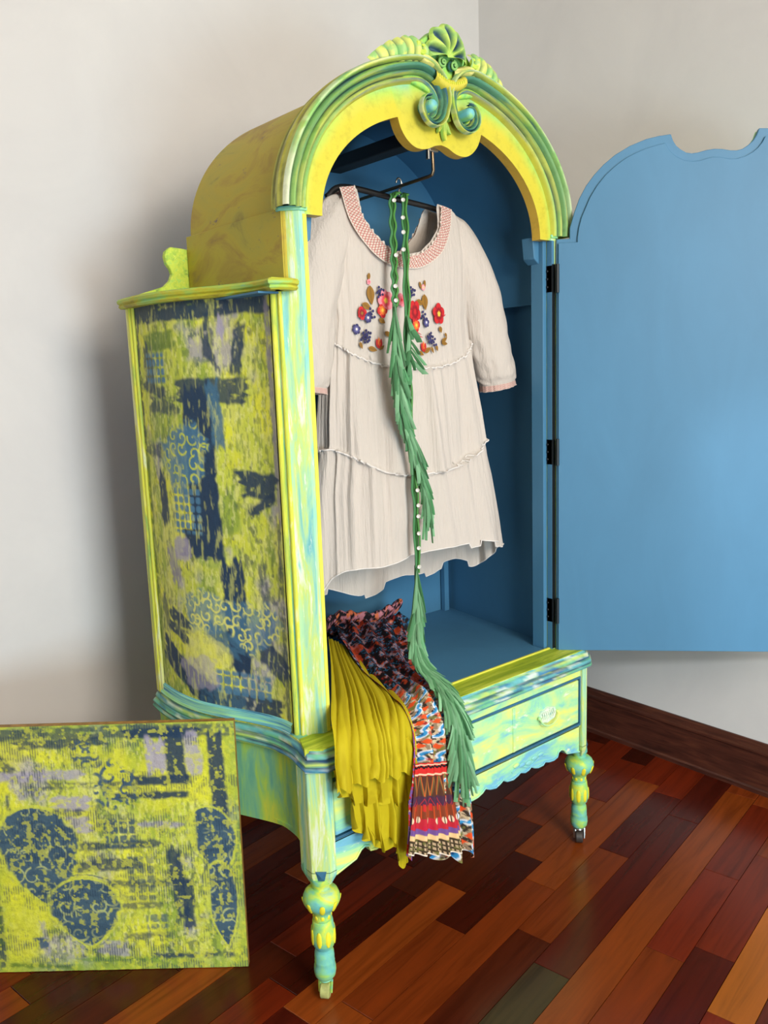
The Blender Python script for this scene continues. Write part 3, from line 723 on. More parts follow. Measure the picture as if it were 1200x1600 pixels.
# shoulder shelves over the flared sides
for mir in (False, True):
    out = scurve(.474, -.004, 40, .004)
    path = out + [(-.416, -.010), (-.396, -.013), (-.374, -.004)]
    prof = [(-.03, ZS - .006), (.000, ZS - .006), (.004, ZS - .002), (.002, ZS + .002), (.006, ZS + .005), (.007, ZS + .010), (.003, ZS + .014), (-.02, ZS + .016)]
    m = MB(); m.sweep_plan(path, prof); m.f = [tuple(reversed(f)) for f in m.f]
    poly = [(x, y) for x, y in out] + [(-.381, -.002), (-.381, .474)]
    t = MB(); t.prism([(x + .002, y) for x, y in poly], ZS - .004, ZS + .0155)
    shd = obj('shoulder_shelf', mirror(t) if mir else t, M_base, wr, smooth=40)
    edge = paint_mat('shoulder_edge%d' % mir, [(.3, lin(150, 140, 50)), (.45, lin(190, 186, 50)), (.6, lin(160, 200, 90)), (.72, lin(140, 196, 150)), (.8, lin(70, 90, 80))], (14, 14, 60))
    obj('shoulder_moulding', mirror(m) if mir else m, edge, shd, smooth=40)

# front stiles: canted face with bead column
ZA = 1.530
stp = [(-.345, .000), (-.345, .030), (-.392, .046), (-.400, .036), (-.3965, .026), (-.390, .0205), (-.3845, .0185), (-.381, .0145), (-.360, -.0015), (-.352, -.002)]
stp_top = [(-.345, .000), (-.345, .030), (-.376, .030), (-.378, .022), (-.374, .012), (-.368, .006), (-.360, -.0015), (-.352, -.002)]
for mir in (False, True):
    lo_p = [(-x, y) for x, y in stp] if mir else stp[::-1]
    hi_p = [(-x, y) for x, y in stp_top] if mir else stp_top[::-1]
    lo_p = lo_p if mir else lo_p; 
    m = MB().prism(lo_p[::-1], ZW1 - .003, ZS + .012); m2 = MB().prism(hi_p[::-1], ZS + .012, ZA)
    m.add(m2.v, m2.f)
    st = obj('front_stile', m, M_post, wr, smooth=30)
    s = 1 if mir else -1
    for dx, dy, rr, mt in ((.4010, .0335, .0052, M_bead), (.3935, .0225, .0042, M_bead)):
        obj('stile_bead', MB().tube([(s * dx, dy, ZW1), (s * dx, dy, ZS - .002)], rr, 10), mt, st)
    obj('stile_edge', MB().box(min(s * .3435, s * .352), max(s * .3435, s * .352), -.0032, .012, ZW1 + .002, 1.521), M_blue if mir else M_yel, st, bevel=.001)
    obj('stile_bead', MB().tube([(s * .377, .0215, ZS + .014), (s * .377, .0215, ZA)], .0048, 10), M_arch, st)
    if mir: obj('hinge_gap_shade', MB().box(.3440, .3540, -.0042, .0, ZW1 + .003, 1.468), M_blued, st)  # dark strip over the stile, stands in for shade in the hinge gap
    # collar where the arch moulding lands on the stile
    cp = [(s * .341, -.004), (s * .352, -.007), (s * .362, -.006), (s * .377, .006), (s * .388, .022), (s * .386, .034), (s * .35, .034)]
    if not mir: cp = cp[::-1]
    obj('collar', MB().prism(cp, ZA - .004, ZA + .004), M_mould, st, bevel=.002)
    # jamb behind the stile
    obj('jamb', MB().box(min(s * .332, s * .3445), max(s * .332, s * .3445), .014, .050, ZW1, 1.60), M_blue, wr, bevel=.001)
    # corner block under the arch
    bk = [(s * .306, .030), (s * .335, .030), (s * .335, .060), (s * .306, .060)]
    m = MB(); z0 = 1.47
    v = [(s * .310, .026, 1.53), (s * .333, .026, 1.53), (s * .333, .060, 1.53), (s * .310, .060, 1.53), (s * .316, .026, z0 + .012), (s * .333, .026, z0), (s * .333, .060, z0), (s * .316, .060, z0 + .012)]
    f = [(0, 1, 2, 3), (7, 6, 5, 4), (4, 5, 1, 0), (5, 6, 2, 1), (6, 7, 3, 2), (7, 4, 0, 3)]
    obj('corner_block', MB().add(v, f), M_blue, wr, bevel=.002)

# inside lining: flared side walls, back, arch back
for s in (-1, 1):
    a, b = (s * .372, .034), (s * .430, .456)
    m = MB(); q = [a, b, (b[0] + s * .008, b[1]), (a[0] + s * .008, a[1])]
    m.prism(q if s < 0 else q[::-1], ZW1 - .004, ZS + .010)
    obj('inside_wall', m, M_blue, wr, smooth=0)
    obj('corner_batten', MB().box(min(s * .395, s * .412), max(s * .395, s * .412), .436, .452, ZW1, ZS), M_blue, wr, bevel=.001)
for s in (-1, 1):
    q = [(s * .364, .02), (s * .440, .02), (s * .440, .456), (s * .364, .456)]
    obj('inside_soffit', MB().prism(q if s > 0 else q[::-1], ZS - .010, ZS - .0065), M_blue, wr, smooth=0)
obj('back_panel', MB().box(-.49, .49, .456, .464, ZW1 - .01, ZS), M_blue, wr, smooth=0)
obj('back_rail', MB().box(-.36, .36, .371, .466, ZS - .002, ZS + .012), M_blue, wr, smooth=0)

# arched roof shell
AX, AZ = .379, .288
def arch_pts(a, b, n=60, z0=1.40):
    th = np.linspace(math.pi, 0, n)
    return [(-a, z0)] + [(a * math.cos(t), ZA + b * math.sin(t)) for t in th] + [(a, z0)]
op, ip = arch_pts(AX, AZ), arch_pts(AX - .012, AZ - .012, z0=1.383)
ysl = np.linspace(.018, .372, 10)
G = np.array([[(x, y, z) for y in ysl] for x, z in op])
m = MB().grid(G, flip=True)
m.grid(np.array([[(x0, .372, z0), (x1, .372, z1)] for (x0, z0), (x1, z1) in zip(op, ip)]), flip=True)
roof = obj('arch_roof', m, M_arch, wr, smooth=50)
G = np.array([[(x, y, z) for y in ysl] for x, z in ip])
obj('arch_lining', MB().grid(G), M_blue, wr, smooth=50)
obj('arch_back', MB().plate([(x, z) for x, z in arch_pts(AX - .003, AZ - .003)][::-1], .366, .3725), M_blue, wr, smooth=0)
for s in (-1, 1):
    x0, x1 = (-.3835, -.3785) if s < 0 else (.3785, .3835)
    obj('arch_side', MB().box(x0, x1, .020, .386, ZS + .0155, ZA + .001), M_arch, roof, bevel=.0012)
    obj('roof_strip', MB().grid(np.array([[(s * (AX + .0015) * math.cos(t), y, ZA + (AZ + .0015) * math.sin(t)) for y in (.018, .046)] for t in np.linspace(0, 1.35, 30)]), flip=(s < 0)), M_bead, roof)
# scroll-sawn boards standing on the shoulders at the back
sil = [(-.362, ZS + .016), (-.500, ZS + .016), (-.488, ZS + .021), (-.465, ZS + .028), (-.440, ZS + .036), (-.426, ZS + .048), (-.420, ZS + .062), (-.423, ZS + .072), (-.431, ZS + .083), (-.434, ZS + .098), (-.431, ZS + .108), (-.420, ZS + .117), (-.400, ZS + .116), (-.362, ZS + .112)]
for mir in (False, True):
    q = [(-x, z) for x, z in sil] if mir else sil[::-1]
    obj('scroll_board', MB().plate(q, .388, .402), paint_mat('scroll_board_paint%d' % mir, [(.3, lin(120, 150, 70)), (.42, lin(170, 206, 80)), (.55, lin(206, 222, 80)), (.7, lin(150, 214, 110))], (60, 60, 60), spat=lin(226, 230, 120), spat_amt=.58), wr, bevel=.002)

# arch board with its notched opening
def opening(n=36):
    a, b, z0 = .306, .215, 1.521
    t1 = math.acos(.116 / a)
    L = [(-a * math.cos(t), z0 + b * math.sin(t)) for t in np.linspace(0, t1, n)]
    notch = spline([(-.116, 1.7195), (-.108, 1.700), (-.094, 1.683), (-.076, 1.672), (-.058, 1.669), (-.038, 1.672), (-.018, 1.680), (0, 1.6835)], 26)
    L = L + [tuple(p) for p in notch[1:]]
    return L + [(-x, z) for x, z in L[::-1][1:]]
OP = opening()
n = len(OP)
th = np.array([math.acos(max(-1, min(1, x / .306))) for x, z in OP])
OUT = [(.362 * math.cos(t), 1.521 + (.285) * max(0, math.sin(t))) for t in th]
OUT[0] = (-.345, 1.521); OUT[-1] = (.345, 1.521)
K = 9
G = np.array([[(ix + (ox - ix) * k / K, 0.0, iz + (oz - iz) * k / K) for k in range(K + 1)] for (ix, iz), (ox, oz) in zip(OP, OUT)])
kk = np.broadcast_to(np.arange(K + 1) / K, G.shape[:2]); XX, ZZ = G[..., 0], G[..., 2]
C = np.ones(G.shape) * A(YEL)
C = mixc(C, LGRN, sstep(.35, .95, kk + .3 * (fbm(XX * 20, ZZ * 20, 4) - .5)) * .85)
C = mixc(C, lin(210, 198, 74), sstep(.55, .7, fbm(XX * 12, ZZ * 12, 14)) * .6)
C = mixc(C, TEAL, sstep(.7, 1., kk) * sstep(.45, .6, fbm(XX * 14, ZZ * 14, 6)) * .8)
m = MB().grid(G, C)
Gb = G + A(0, .024, 0); m.grid(Gb, C, flip=True)
m.grid(np.stack([Gb[:, 0], G[:, 0]], 1), A(lin(214, 176, 66)))
for e in (0, -1): m.grid(np.stack([G[e], Gb[e]], 0), A(lin(190, 160, 70)), flip=(e == 0))
obj('arch_board', m, M_mould2, wr, smooth=30)

# ridged arch moulding that curls into two volutes
SX, SZ = -.050, 1.742
NV = 44
vp = np.linspace(0, 1, NV)
prof_h = interp(vp, [0, .03, .08, .14, .20, .235, .27, .34, .42, .47, .505, .54, .62, .70, .735, .77, .84, .92, .97, 1.0], [.020, .029, .0335, .0315, .024, .015, .024, .0305, .0275, .020, .0115, .019, .0255, .020, .0085, .014, .0175, .014, .007, .001])
prof_g = interp(vp, [0, .05, .2, .235, .27, .47, .505, .54, .70, .735, .77, 1], [.1, 0, .5, 1, .4, .5, 1, .4, .5, 1, .3, 0])
Opt, Ipt, tt = [], [], []
for t in np.linspace(math.pi, math.radians(102), 90):
    Opt.append((.400 * math.cos(t), ZA + .31 * math.sin(t))); Ipt.append((.342 * math.cos(t), ZA + .262 * math.sin(t)))
for t in np.linspace(108, -268, 130):
    ro = interp(-t, [-110, -60, -30, 0, 90, 180, 268], [.097, .074, .057, .0435, .037, .032, .024]); ri = interp(-t, [-110, -60, 0, 90, 180, 268], [.047, .032, .018, .013, .008, .004])
    a = math.radians(t); w = sstep(112, 96, t)
    Opt.append((SX + ro * math.cos(a), SZ + ro * math.sin(a))); Ipt.append((SX + ri * math.cos(a), SZ + ri * math.sin(a)))
Opt = np.array(Opt); Ipt = np.array(Ipt); N = len(Opt)
for _ in range(4):
    Opt[1:-1] = (Opt[:-2] + 2 * Opt[1:-1] + Opt[2:]) / 4; Ipt[1:-1] = (Ipt[:-2] + 2 * Ipt[1:-1] + Ipt[2:]) / 4
tpar = np.linspace(0, 1, N)
hs = interp(tpar, [0, .08, .4, .55, .8, 1], [.75, .9, 1, 1.05, .95, .75]) + 0 * tpar
lift = interp(tpar, [0, .41, .6, 1], [0, 0, .004, .010])
G = np.zeros((N, NV, 3))
for i in range(N):
    for j in range(NV):
        p = Opt[i] + (Ipt[i] - Opt[i]) * vp[j]
        G[i, j] = (p[0], -prof_h[j] * hs[i] - lift[i] + .002, p[1])
XX, ZZ = G[..., 0], G[..., 2]
TT = np.broadcast_to(tpar[:, None], (N, NV)); VV = np.broadcast_to(vp[None, :], (N, NV))
C = np.ones(G.shape) * A(lin(164, 212, 92))
C = mixc(C, lin(226, 230, 96), sstep(.45, .62, fbm(TT * 9, VV * 7, 2)) * .8)
tp_ = sstep(.16, .30, TT)
C = mixc(C, lin(92, 170, 140), sstep(.42, .6, fbm(TT * 7 + 3, VV * 9, 5)) * .85 * (.35 + .65 * tp_))
C = mixc(C, lin(62, 116, 152), sstep(.55, .68, fbm(TT * 12, VV * 8, 8)) * .8 * tp_)
C = mixc(C, lin(238, 236, 214), sstep(.14, .02, TT) * sstep(.35, .0, VV) * .8)
C = mixc(C, YEL, sstep(.80, .96, VV) * .75 * sstep(.45, .40, TT))
C = mixc(C, lin(226, 232, 190), sstep(.10, .04, np.abs(VV - .06)) * sstep(.42, .6, fbm(TT * 40, VV * 4, 31)) * .5)
C = mixc(C, lin(34, 66, 88), np.broadcast_to(prof_g[None, :] ** 1.1, (N, NV)) * (.70 + .28 * sstep(.3, .55, fbm(TT * 14, VV * 5, 12))))
m = MB().grid(G, C)
NA = 92                                                # outer rim wall back to the roof, only along the arch itself
yr = [.040, .030, .026, .016, .012, .002, -.004, -.016]
ro_ = [-.010, -.004, -.006, -.006, -.001, .000, -.0025, .0005]
Gr = np.zeros((NA, len(yr), 3)); Cr = np.ones(Gr.shape) * A(lin(196, 190, 56))
cen = A(0, ZA - .02)
for i in range(NA):
    dv = (Opt[i] - cen); dv /= np.linalg.norm(dv)
    for j, (y, r) in enumerate(zip(yr, ro_)):
        p = Opt[i] + dv * r; Gr[i, j] = (p[0], y, p[1])
    Gr[i, -1] = G[i, 0]
Cr = mixc(Cr, lin(60, 84, 80), np.broadcast_to(np.array([0, .2, .9, .2, .8, .1, .8, .1]), Gr.shape[:2]) * .75)
Cr = mixc(Cr, lin(214, 220, 110), sstep(.45, .6, fbm(Gr[..., 2] * 30, Gr[..., 1] * 200, 9)) * .6)
m.grid(Gr, Cr)
Gi = np.stack([G[:, -1], G[:, -1] * A(1, 0, 1) + A(0, .004, 0)], 1); m.grid(Gi, np.broadcast_to(A(LGRN), Gi.shape))
for s in (0, 1):
    mo = obj('arch_moulding', mirror(m) if s else m, M_mould2, wr, smooth=60)
    e = MB()
    for r, h in ((.013, .026), (.009, .034)): pass
    Gk = np.array([[(SX - .002 + r * math.cos(a), -y, SZ + .002 + r * math.sin(a)) for a in np.linspace(0, 2 * math.pi, 22, endpoint=False)] for r, y in ((.0115, .0), (.0115, .030), (.0095, .035), (.006, .0375), (.0001, .0385))])
    Ck = np.ones(Gk.shape) * A(lin(140, 200, 130)); Ck = mixc(Ck, TEAL, sstep(.4, .6, fbm(Gk[..., 0] * 80, Gk[..., 2] * 80, 3)))
    e.grid(Gk, Ck, closed=True)
    obj('volute_eye', mirror(e) if s else e, M_mould2, mo, smooth=60)

# ---------------------------------------------------------------- carved crest
cr = obj('crest', MB().plate([(x, z) for x, z in [(-.150, 1.800), (-.150, 1.826), (-.128, 1.842), (-.104, 1.846), (-.082, 1.846), (-.066, 1.862), (-.044, 1.876), (-.026, 1.890), (0, 1.898)]] + [(-x, z) for x, z in [(-.026, 1.890), (-.044, 1.876), (-.066, 1.862), (-.082, 1.846), (-.104, 1.846), (-.128, 1.842), (-.150, 1.826), (-.150, 1.800)]] + [(.05, 1.778), (0, 1.765), (-.05, 1.778)], -.010, .018),
         paint_mat('crest_back_paint', [(.3, lin(90, 160, 120)), (.5, LGRN), (.68, LIME)], (30, 30, 30)), wr, bevel=.004)
def petal(base, tip, w0, w1, bulge, y0, groove=.5, tipround=.8, curve=0.0, nl=16, nw=11, seed=1, c_hi=None, c_mid=None, c_lo=None, ribs=1, curl=0.0):
    b, t = A(*base), A(*tip); d = t - b; L = np.hypot(*d); d /= L; nrm = A(-d[1], d[0])
    G = np.zeros((nl, nw, 3)); Cc = np.zeros((nl, nw, 3))
    hi = A(*(c_hi or lin(206, 226, 96))); mid = A(*(c_mid or lin(120, 196, 120))); lo = A(*(c_lo or lin(34, 70, 96)))
    for i in range(nl):
        s = i / (nl - 1)
        w = (w0 + (w1 - w0) * math.sin(s * math.pi / 2)) * (math.sqrt(max(0, 1 - max(0, (s - tipround) / (1 - tipround)) ** 2)) if s > tipround else 1)
        cpt = b + d * L * s + nrm * curve * math.sin(math.pi * s)
        for j in range(nw):
            v = -1 + 2 * j / (nw - 1)
            h = bulge * (1 - abs(v) ** 2.6) * math.sin(min(1, s * 1.4 + .25) * math.pi * .5) * (1 - .35 * max(0, s - .6))
            g = (.5 + .5 * math.cos(ribs * math.pi * 2 * v)) if ribs > 1 else math.exp(-(v / .38) ** 2)
            h -= bulge * groove * g * math.sin(math.pi * min(1, s * .95 + .05))
            p = cpt + nrm * w * v
            G[i, j] = (p[0], y0 - h - curl * s * s, p[1])
            q = min(1, max(0, g * groove * 1.9 * (1 - s ** 6)))
            Cc[i, j] = hi * (1 - q) + lo * q
            if abs(v) > .75: Cc[i, j] = mid
    Cc = mixc(Cc, mid, sstep(.45, .65, fbm(G[..., 0] * 70, G[..., 2] * 70, seed)) * .6)
    return G, Cc
def carve(name, G, Cc, both=False):
    m = MB().grid(G, Cc, flip=True)
    obj(name, m, M_carve, cr, smooth=70)
    if both: obj(name, mirror(m), M_carve, cr, smooth=70)
hub = (0, 1.842)
nr_, nth = 22, 150
Gs = np.zeros((nr_, nth, 3)); Cs = np.zeros((nr_, nth, 3)); Fl = np.zeros((nr_, nth))
for i in range(nr_):
    f = i / (nr_ - 1)
    for j in range(nth):
        q = j / (nth - 1); a = math.radians(-8 + 196 * q)
        lob = 5.0; ph_ = (q * lob) % 1 - .5                      # -0.5..0.5 across one lobe
        R = (.054 + .010 * math.sin(math.pi * q) ** 2) * (.90 + .10 * math.cos(math.pi * ph_ * 1.1))
        flute = math.exp(-(ph_ / .24) ** 2) * sstep(.10, .45, f) * sstep(1.0, .80, f)
        rib = math.cos(math.pi * ph_)
        h = .012 + .017 * math.sin(math.pi * min(1, .12 + f * .80)) + .004 * (1 - rib) * sstep(.1, .4, f) - .013 * flute
        Gs[i, j] = (hub[0] + R * f * math.cos(a), -.006 - h * (1 if f < .97 else .55), hub[1] + R * f * math.sin(a))
        cc = A(lin(168, 212, 96)) * (1 - .5 * (1 - rib)) + A(lin(222, 230, 110)) * .5 * (1 - rib)
        Cs[i, j] = cc; Fl[i, j] = flute
Cs = mixc(Cs, lin(110, 180, 110), sstep(.48, .64, fbm(Gs[..., 0] * 60, Gs[..., 2] * 60, 7)) * .45)
Cs = mixc(Cs, lin(28, 62, 96), np.clip(Fl * 1.25, 0, .95))
carve('shell', Gs, Cs)
# side cups (cream, ribbed), curled acanthus leaves, rosettes
G, Cc = petal((-.020, 1.820), (-.072, 1.830), .006, .0135, .016, -.016, .35, .7, seed=4, ribs=4, c_hi=lin(228, 222, 140), c_mid=lin(206, 206, 110), c_lo=lin(150, 150, 80)); carve('cup_petal', G[::-1].copy() if False else G, Cc, True)
zel = lambda x: ZA + .31 * math.sqrt(1 - (x / .40) ** 2)
nl_, nw_ = 120, 16
Gl = np.zeros((nl_, nw_, 3)); Cl = np.zeros((nl_, nw_, 3))
for i in range(nl_):
    t = i / (nl_ - 1); x = -.178 + .122 * t
    lob = abs(math.sin(math.pi * (t * 6.5 + .1))) ** .6              # rounded flutes along the leaf
    top = interp(t, [0, .15, .4, .7, .88, 1], [.002, .013, .026, .034, .033, .024]) * (.88 + .12 * lob)
    for j in range(nw_):
        v = j / (nw_ - 1)
        z = zel(x) - .012 + (top + .012) * v
        h = (.006 + .020 * min(1, t * 1.8)) * math.sin(math.pi * (.10 + .84 * v)) ** .7 * (.62 + .38 * lob)
        Gl[i, j] = (x - .016 * v * (1 - .6 * t), -.006 - h, z)
        g = (1 - lob) ** 1.3
        Cl[i, j] = A(lin(212, 222, 116)) * (1 - g) + A(lin(60, 112, 96)) * g
Cl = mixc(Cl, lin(120, 190, 120), sstep(.48, .62, fbm(Gl[..., 0] * 60, Gl[..., 2] * 60, 17)) * .7)
m = MB().grid(Gl, Cl, flip=False); obj('acanthus_leaf', m, M_carve, cr, smooth=80); obj('acanthus_leaf', mirror(m), M_carve, cr, smooth=80)
a = np.linspace(2.6, 8.4, 26)
m = MB().tube([(-.070 + (.018 - .0019 * t) * math.cos(t), -.026, 1.846 + (.018 - .0019 * t) * math.sin(t)) for t in a], np.linspace(.006, .003, 26), 8, col=A(lin(190, 214, 80)))
obj('crest_curl', m, M_carve, cr); obj('crest_curl', mirror(m), M_carve, cr)
q = np.linspace(0.4, 11.5, 50)
m = MB().tube([(-.0150 + (.0098 - .00078 * t) * math.cos(t + 1.2), -.022 - .0006 * t, 1.8300 + (.0098 - .00078 * t) * math.sin(t + 1.2)) for t in q], np.linspace(.0030, .0016, 50), 8, col=A(lin(132, 184, 104)))
n0 = len(m.v); m.ellipsoid((-.0150, -.016, 1.8300), (.0098, .006, .0100), 12, 8); m.c += [tuple(A(lin(52, 104, 96)))] * (len(m.v) - n0)
obj('rosette', m, M_carve, cr, smooth=60); obj('rosette', mirror(m), M_carve, cr, smooth=60)
# collar with bead teeth, pendant leaf between the volutes
Gc = np.array([[(x, -.018 - hh, 1.801 - .013 * (1 - (x / .042) ** 2) + dz) for hh, dz in ((0, .014), (.010, .012), (.016, .006), (.017, -.002), (.012, -.008), (0, -.010))] for x in np.linspace(-.042, .042, 24)])
m = MB().grid(Gc, np.broadcast_to(A(lin(206, 196, 70)), Gc.shape), flip=True); obj('crest_collar', m, M_carve, cr, smooth=50)
m = MB()
for x in np.linspace(-.034, .034, 13): m.ellipsoid((x, -.034, 1.8055 - .013 * (1 - (x / .042) ** 2)), (.0022, .003, .0032), 6, 5)
m.c = [tuple(A(lin(206, 210, 70)))] * len(m.v)
obj('bead_row', m, M_carve, cr)
for bs, tp, w0, w1, cv, bl in (((0, 1.786), (0, 1.690), .004, .0085, 0, .012), ((-.004, 1.786), (-.014, 1.728), .003, .0045, -.004, .012), ((.004, 1.786), (.014, 1.728), .003, .0045, .004, .012), ((-.003, 1.735), (-.017, 1.704), .003, .0055, .002, .009), ((.003, 1.735), (.017, 1.704), .003, .0055, -.002, .009)):
    G, Cc = petal(bs, tp, w0, w1, bl, -.004, .4, .55, cv, seed=33, c_hi=lin(206, 218, 80), c_mid=lin(150, 196, 90), c_lo=lin(110, 130, 60)); carve('pendant_leaf', G, Cc, False)

# ---------------------------------------------------------------- open door, hinged on the right stile
DA = math.radians(-47); HX, HY = .353, -.009
def dpt(s, o, z): return (HX + s * math.cos(DA) - o * math.sin(DA), HY + s * math.sin(DA) + o * math.cos(DA), z)   # o > 0 away from camera
DW = .690
hl = [(.030, 1.523), (.030, 1.546), (.040, 1.580), (.052, 1.612), (.066, 1.637), (.084, 1.660), (.105, 1.681), (.130, 1.700), (.162, 1.717), (.197, 1.729), (.225, 1.734), (.251, 1.736), (.256, 1.722), (.263, 1.711), (.272, 1.703), (.285, 1.695), (.297, 1.6925), (.310, 1.6935), (.328, 1.6975), (.345, 1.699)]
gl_ = [(.047, 1.523), (.050, 1.545), (.056, 1.568), (.075, 1.611), (.091, 1.636), (.109, 1.657), (.129, 1.674), (.151, 1.689), (.174, 1.700), (.197, 1.708), (.218, 1.713), (.239, 1.717), (.245, 1.705), (.253, 1.695), (.264, 1.686), (.280, 1.678), (.298, 1.674), (.315, 1.675), (.330, 1.679), (.345, 1.681)]
def full(half): return half + [(DW - s, z) for s, z in half[::-1][1:]]
def door_plate(poly, o0, o1):
    n = len(poly); v = [dpt(s, o0, z) for s, z in poly] + [dpt(s, o1, z) for s, z in poly]
    return MB().add(v, [tuple(range(n)), tuple(range(2 * n - 1, n - 1, -1))] + [(i, n + i, n + (i + 1) % n, (i + 1) % n) for i in range(n)])
poly = [(0.0, .531), (0.0, 1.523)] + full(hl) + [(DW, 1.523), (DW, .531)]
door = obj('door', door_plate(poly[::-1], .000, .014), M_blue, wr, smooth=0, bevel=.0015)
poly = [(0.004, .533), (0.004, 1.514), (.047, 1.514)] + full(gl_) + [(DW - .047, 1.514), (DW - .004, 1.514), (DW - .004, .533)]
obj('inner_panel', door_plate(poly[::-1], -.0055, .001), M_blue, door, smooth=0, bevel=.0012)
poly = [(0.002, .535), (0.002, 1.520)] + full([(s + .003, z - .004) for s, z in hl]) + [(DW - .002, 1.520), (DW - .002, .535)]
obj('outer_face', door_plate(poly[::-1], .013, .021), M_front, door, smooth=0)
for hz in (1.435, 1.030, .635):
    m = MB(); m.tube([(HX - .004, HY - .006, hz - .032), (HX - .004, HY - .006, hz + .032)], .0045, 10)
    m.box(HX - .0095, HX - .0075, -.004, .022, hz - .030, hz + .030)
    for z in (hz - .018, hz, hz + .018): m.ellipsoid((HX - .0105, .010, z), (.0015, .003, .003), 8, 5)
    obj('hinge', m, M_blued, door)

# ---------------------------------------------------------------- valet rod under the arch
rodm = MB(); rodm.tube([(0, .028, 1.684), (0, .026, 1.640), (0, .030, 1.6325), (0, .040, 1.631), (0, .366, 1.622)], .0034, 10)
rod = obj('hanging_rod', rodm, M_brass, wr)
obj('rod_bracket', MB().box(-.012, .012, .022, .034, 1.676, 1.712).box(-.017, -.012, .022, .030, 1.66, 1.712), M_steel, rod, bevel=.001)
obj('rod_beam', MB().box(-.020, .020, .024, .366, 1.700, 1.728), M_beam, wr, bevel=.002)

# ================================================================ canvas leaning on the wardrobe
cb0, cb1 = A(-.892, .485), A(-.4865, .1395)
ct = (cb1 - cb0); CW = np.hypot(*ct); ct /= CW; cn = A(-ct[1], ct[0]); CH, CLEAN, CTH = .545, .018, .014
cvs = thing('canvas', 'square unframed canvas painted lime yellow with navy ogee motifs, leaning by the wardrobe', 'painting', (float((cb0[0] + cb1[0]) / 2), float((cb0[1] + cb1[1]) / 2), 0))
def cpt_(u, v, o):                # u along, v down from top, o depth
    h = (1 - v) * CH; p = cb0 + ct * u * CW + cn * (CLEAN * (1 - v) + o)
    return (p[0], p[1], h + .0015)
nu, nv = 330, 330
U, V = np.meshgrid(np.linspace(0, 1, nu), np.linspace(0, 1, nv))
wob = (fbm(U * 60, V * 60, 5) - .5) * .0012
hh = (1 - V) * CH
P = np.stack([cb0[0] + ct[0] * U * CW + cn[0] * (CLEAN * (1 - V) + wob), cb0[1] + ct[1] * U * CW + cn[1] * (CLEAN * (1 - V) + wob), hh + .0015], -1)
obj('painted_face', MB().grid(P, canvas_colour(U, V, CW, CH), flip=True), M_canvas, cvs, smooth=180)
m = MB()
c8 = [cpt_(0, 1, .0004), cpt_(1, 1, .0004), cpt_(1, 0, .0004), cpt_(0, 0, .0004), cpt_(0, 1, CTH), cpt_(1, 1, CTH), cpt_(1, 0, CTH), cpt_(0, 0, CTH)]
m.add(c8, [(1, 5, 6, 2), (0, 3, 7, 4), (3, 2, 6, 7), (0, 4, 5, 1), (4, 7, 6, 5)])
obj('canvas_edge', m, M_gold, cvs, smooth=0)

# ================================================================ hanger
HY0 = .135
hg = thing('clothes_hanger', 'thin black clothes hanger with steel hook hanging inside the wardrobe arch', 'hanger', (0, HY0, 1.60))
bar = [(-.195, HY0, 1.588), (-.150, HY0, 1.612), (-.012, HY0, 1.602), (.125, HY0, 1.588), (.185, HY0, 1.562)]
obj('hanger_bar', MB().tube(spline(bar, 24), .0062, 10, sx=.7), M_blackp, hg)
hk = [(0, HY0, 1.600), (0, HY0, 1.622)] + [(.0075 * math.sin(t) - .0, HY0, 1.634 - .0115 * math.cos(t)) for t in np.linspace(.2, 4.6, 16)]
obj('hook', MB().tube(hk, .0019, 8), M_steel, hg)

# ================================================================ white dress
dress = thing('dress', 'white cotton peasant dress with embroidered flowers hanging in the wardrobe', 'dress', (0, HY0, .73))
M_dress = attr_mat('white_cotton', .85, .15, (150, 150, 9), .8, sheen=.1, trans=.15, bdist=.006)
DCOL = A(lin(220, 210, 199))
NA_, MV = 460, 190
ph = np.linspace(0, 2 * math.pi, NA_, endpoint=False)
c, s = np.cos(ph), np.sin(ph)
cs = np.sign(c) * np.abs(c) ** .82; ss = np.sign(s) * np.abs(s) ** .82
xt = -.005 + .205 * cs
ztop = interp(xt, [-.215, -.195, -.175, -.140, -.133, -.128, -.101, -.065, -.031, .013, .049, .078, .092, .100, .135, .160, .185, .205], [1.48, 1.540, 1.588, 1.614, 1.606, 1.552, 1.510, 1.484, 1.478, 1.487, 1.511, 1.542, 1.588, 1.598, 1.592, 1.572, 1.530, 1.48])
ztop = np.where(s < 0, ztop - .004, ztop)
seam1 = 1.240 + .062 * np.abs(c) ** 2.2
seam2 = 1.020 + .058 * np.abs(c) ** 2.2 + .01 * np.sin(ph * 3)
zhem = .772 + .052 * ss + .012 * (vnoise(ph * 4.5, ph * 0, 71) - .5) + .022 * (vnoise(ph * 3.3 + 2, ph * 0, 72) > .55) * sstep(0, .3, np.abs(s)) * .6 + .006 * np.sin(ph * 5 + 1) - .012 * np.clip(-s, 0, 1) * np.sin(ph * 9)
tv = np.linspace(0, 1, MV)[:, None]
Z = ztop[None, :] + (zhem - ztop)[None, :] * tv
hw = interp(Z, [.75, .80, .98, 1.06, 1.14, 1.26, 1.35, 1.45, 1.56, 1.62], [.282, .276, .252, .234, .226, .208, .198, .206, .205, .19])
dd = interp(Z, [.75, .80, 1.05, 1.25, 1.35, 1.50], [.092, .088, .072, .056, .052, .048]) * np.sqrt(np.clip((1.622 - Z) / .13, .004, 1))
x0 = interp(Z, [.75, 1.0, 1.3, 1.6], [.018, .0, -.010, -.006])
t1 = np.clip((seam1[None, :] - Z) / .22, 0, 1); t2 = np.clip((seam2[None, :] - Z) / .22, 0, 1)
PHI = np.broadcast_to(ph[None, :] / (2 * math.pi), Z.shape)
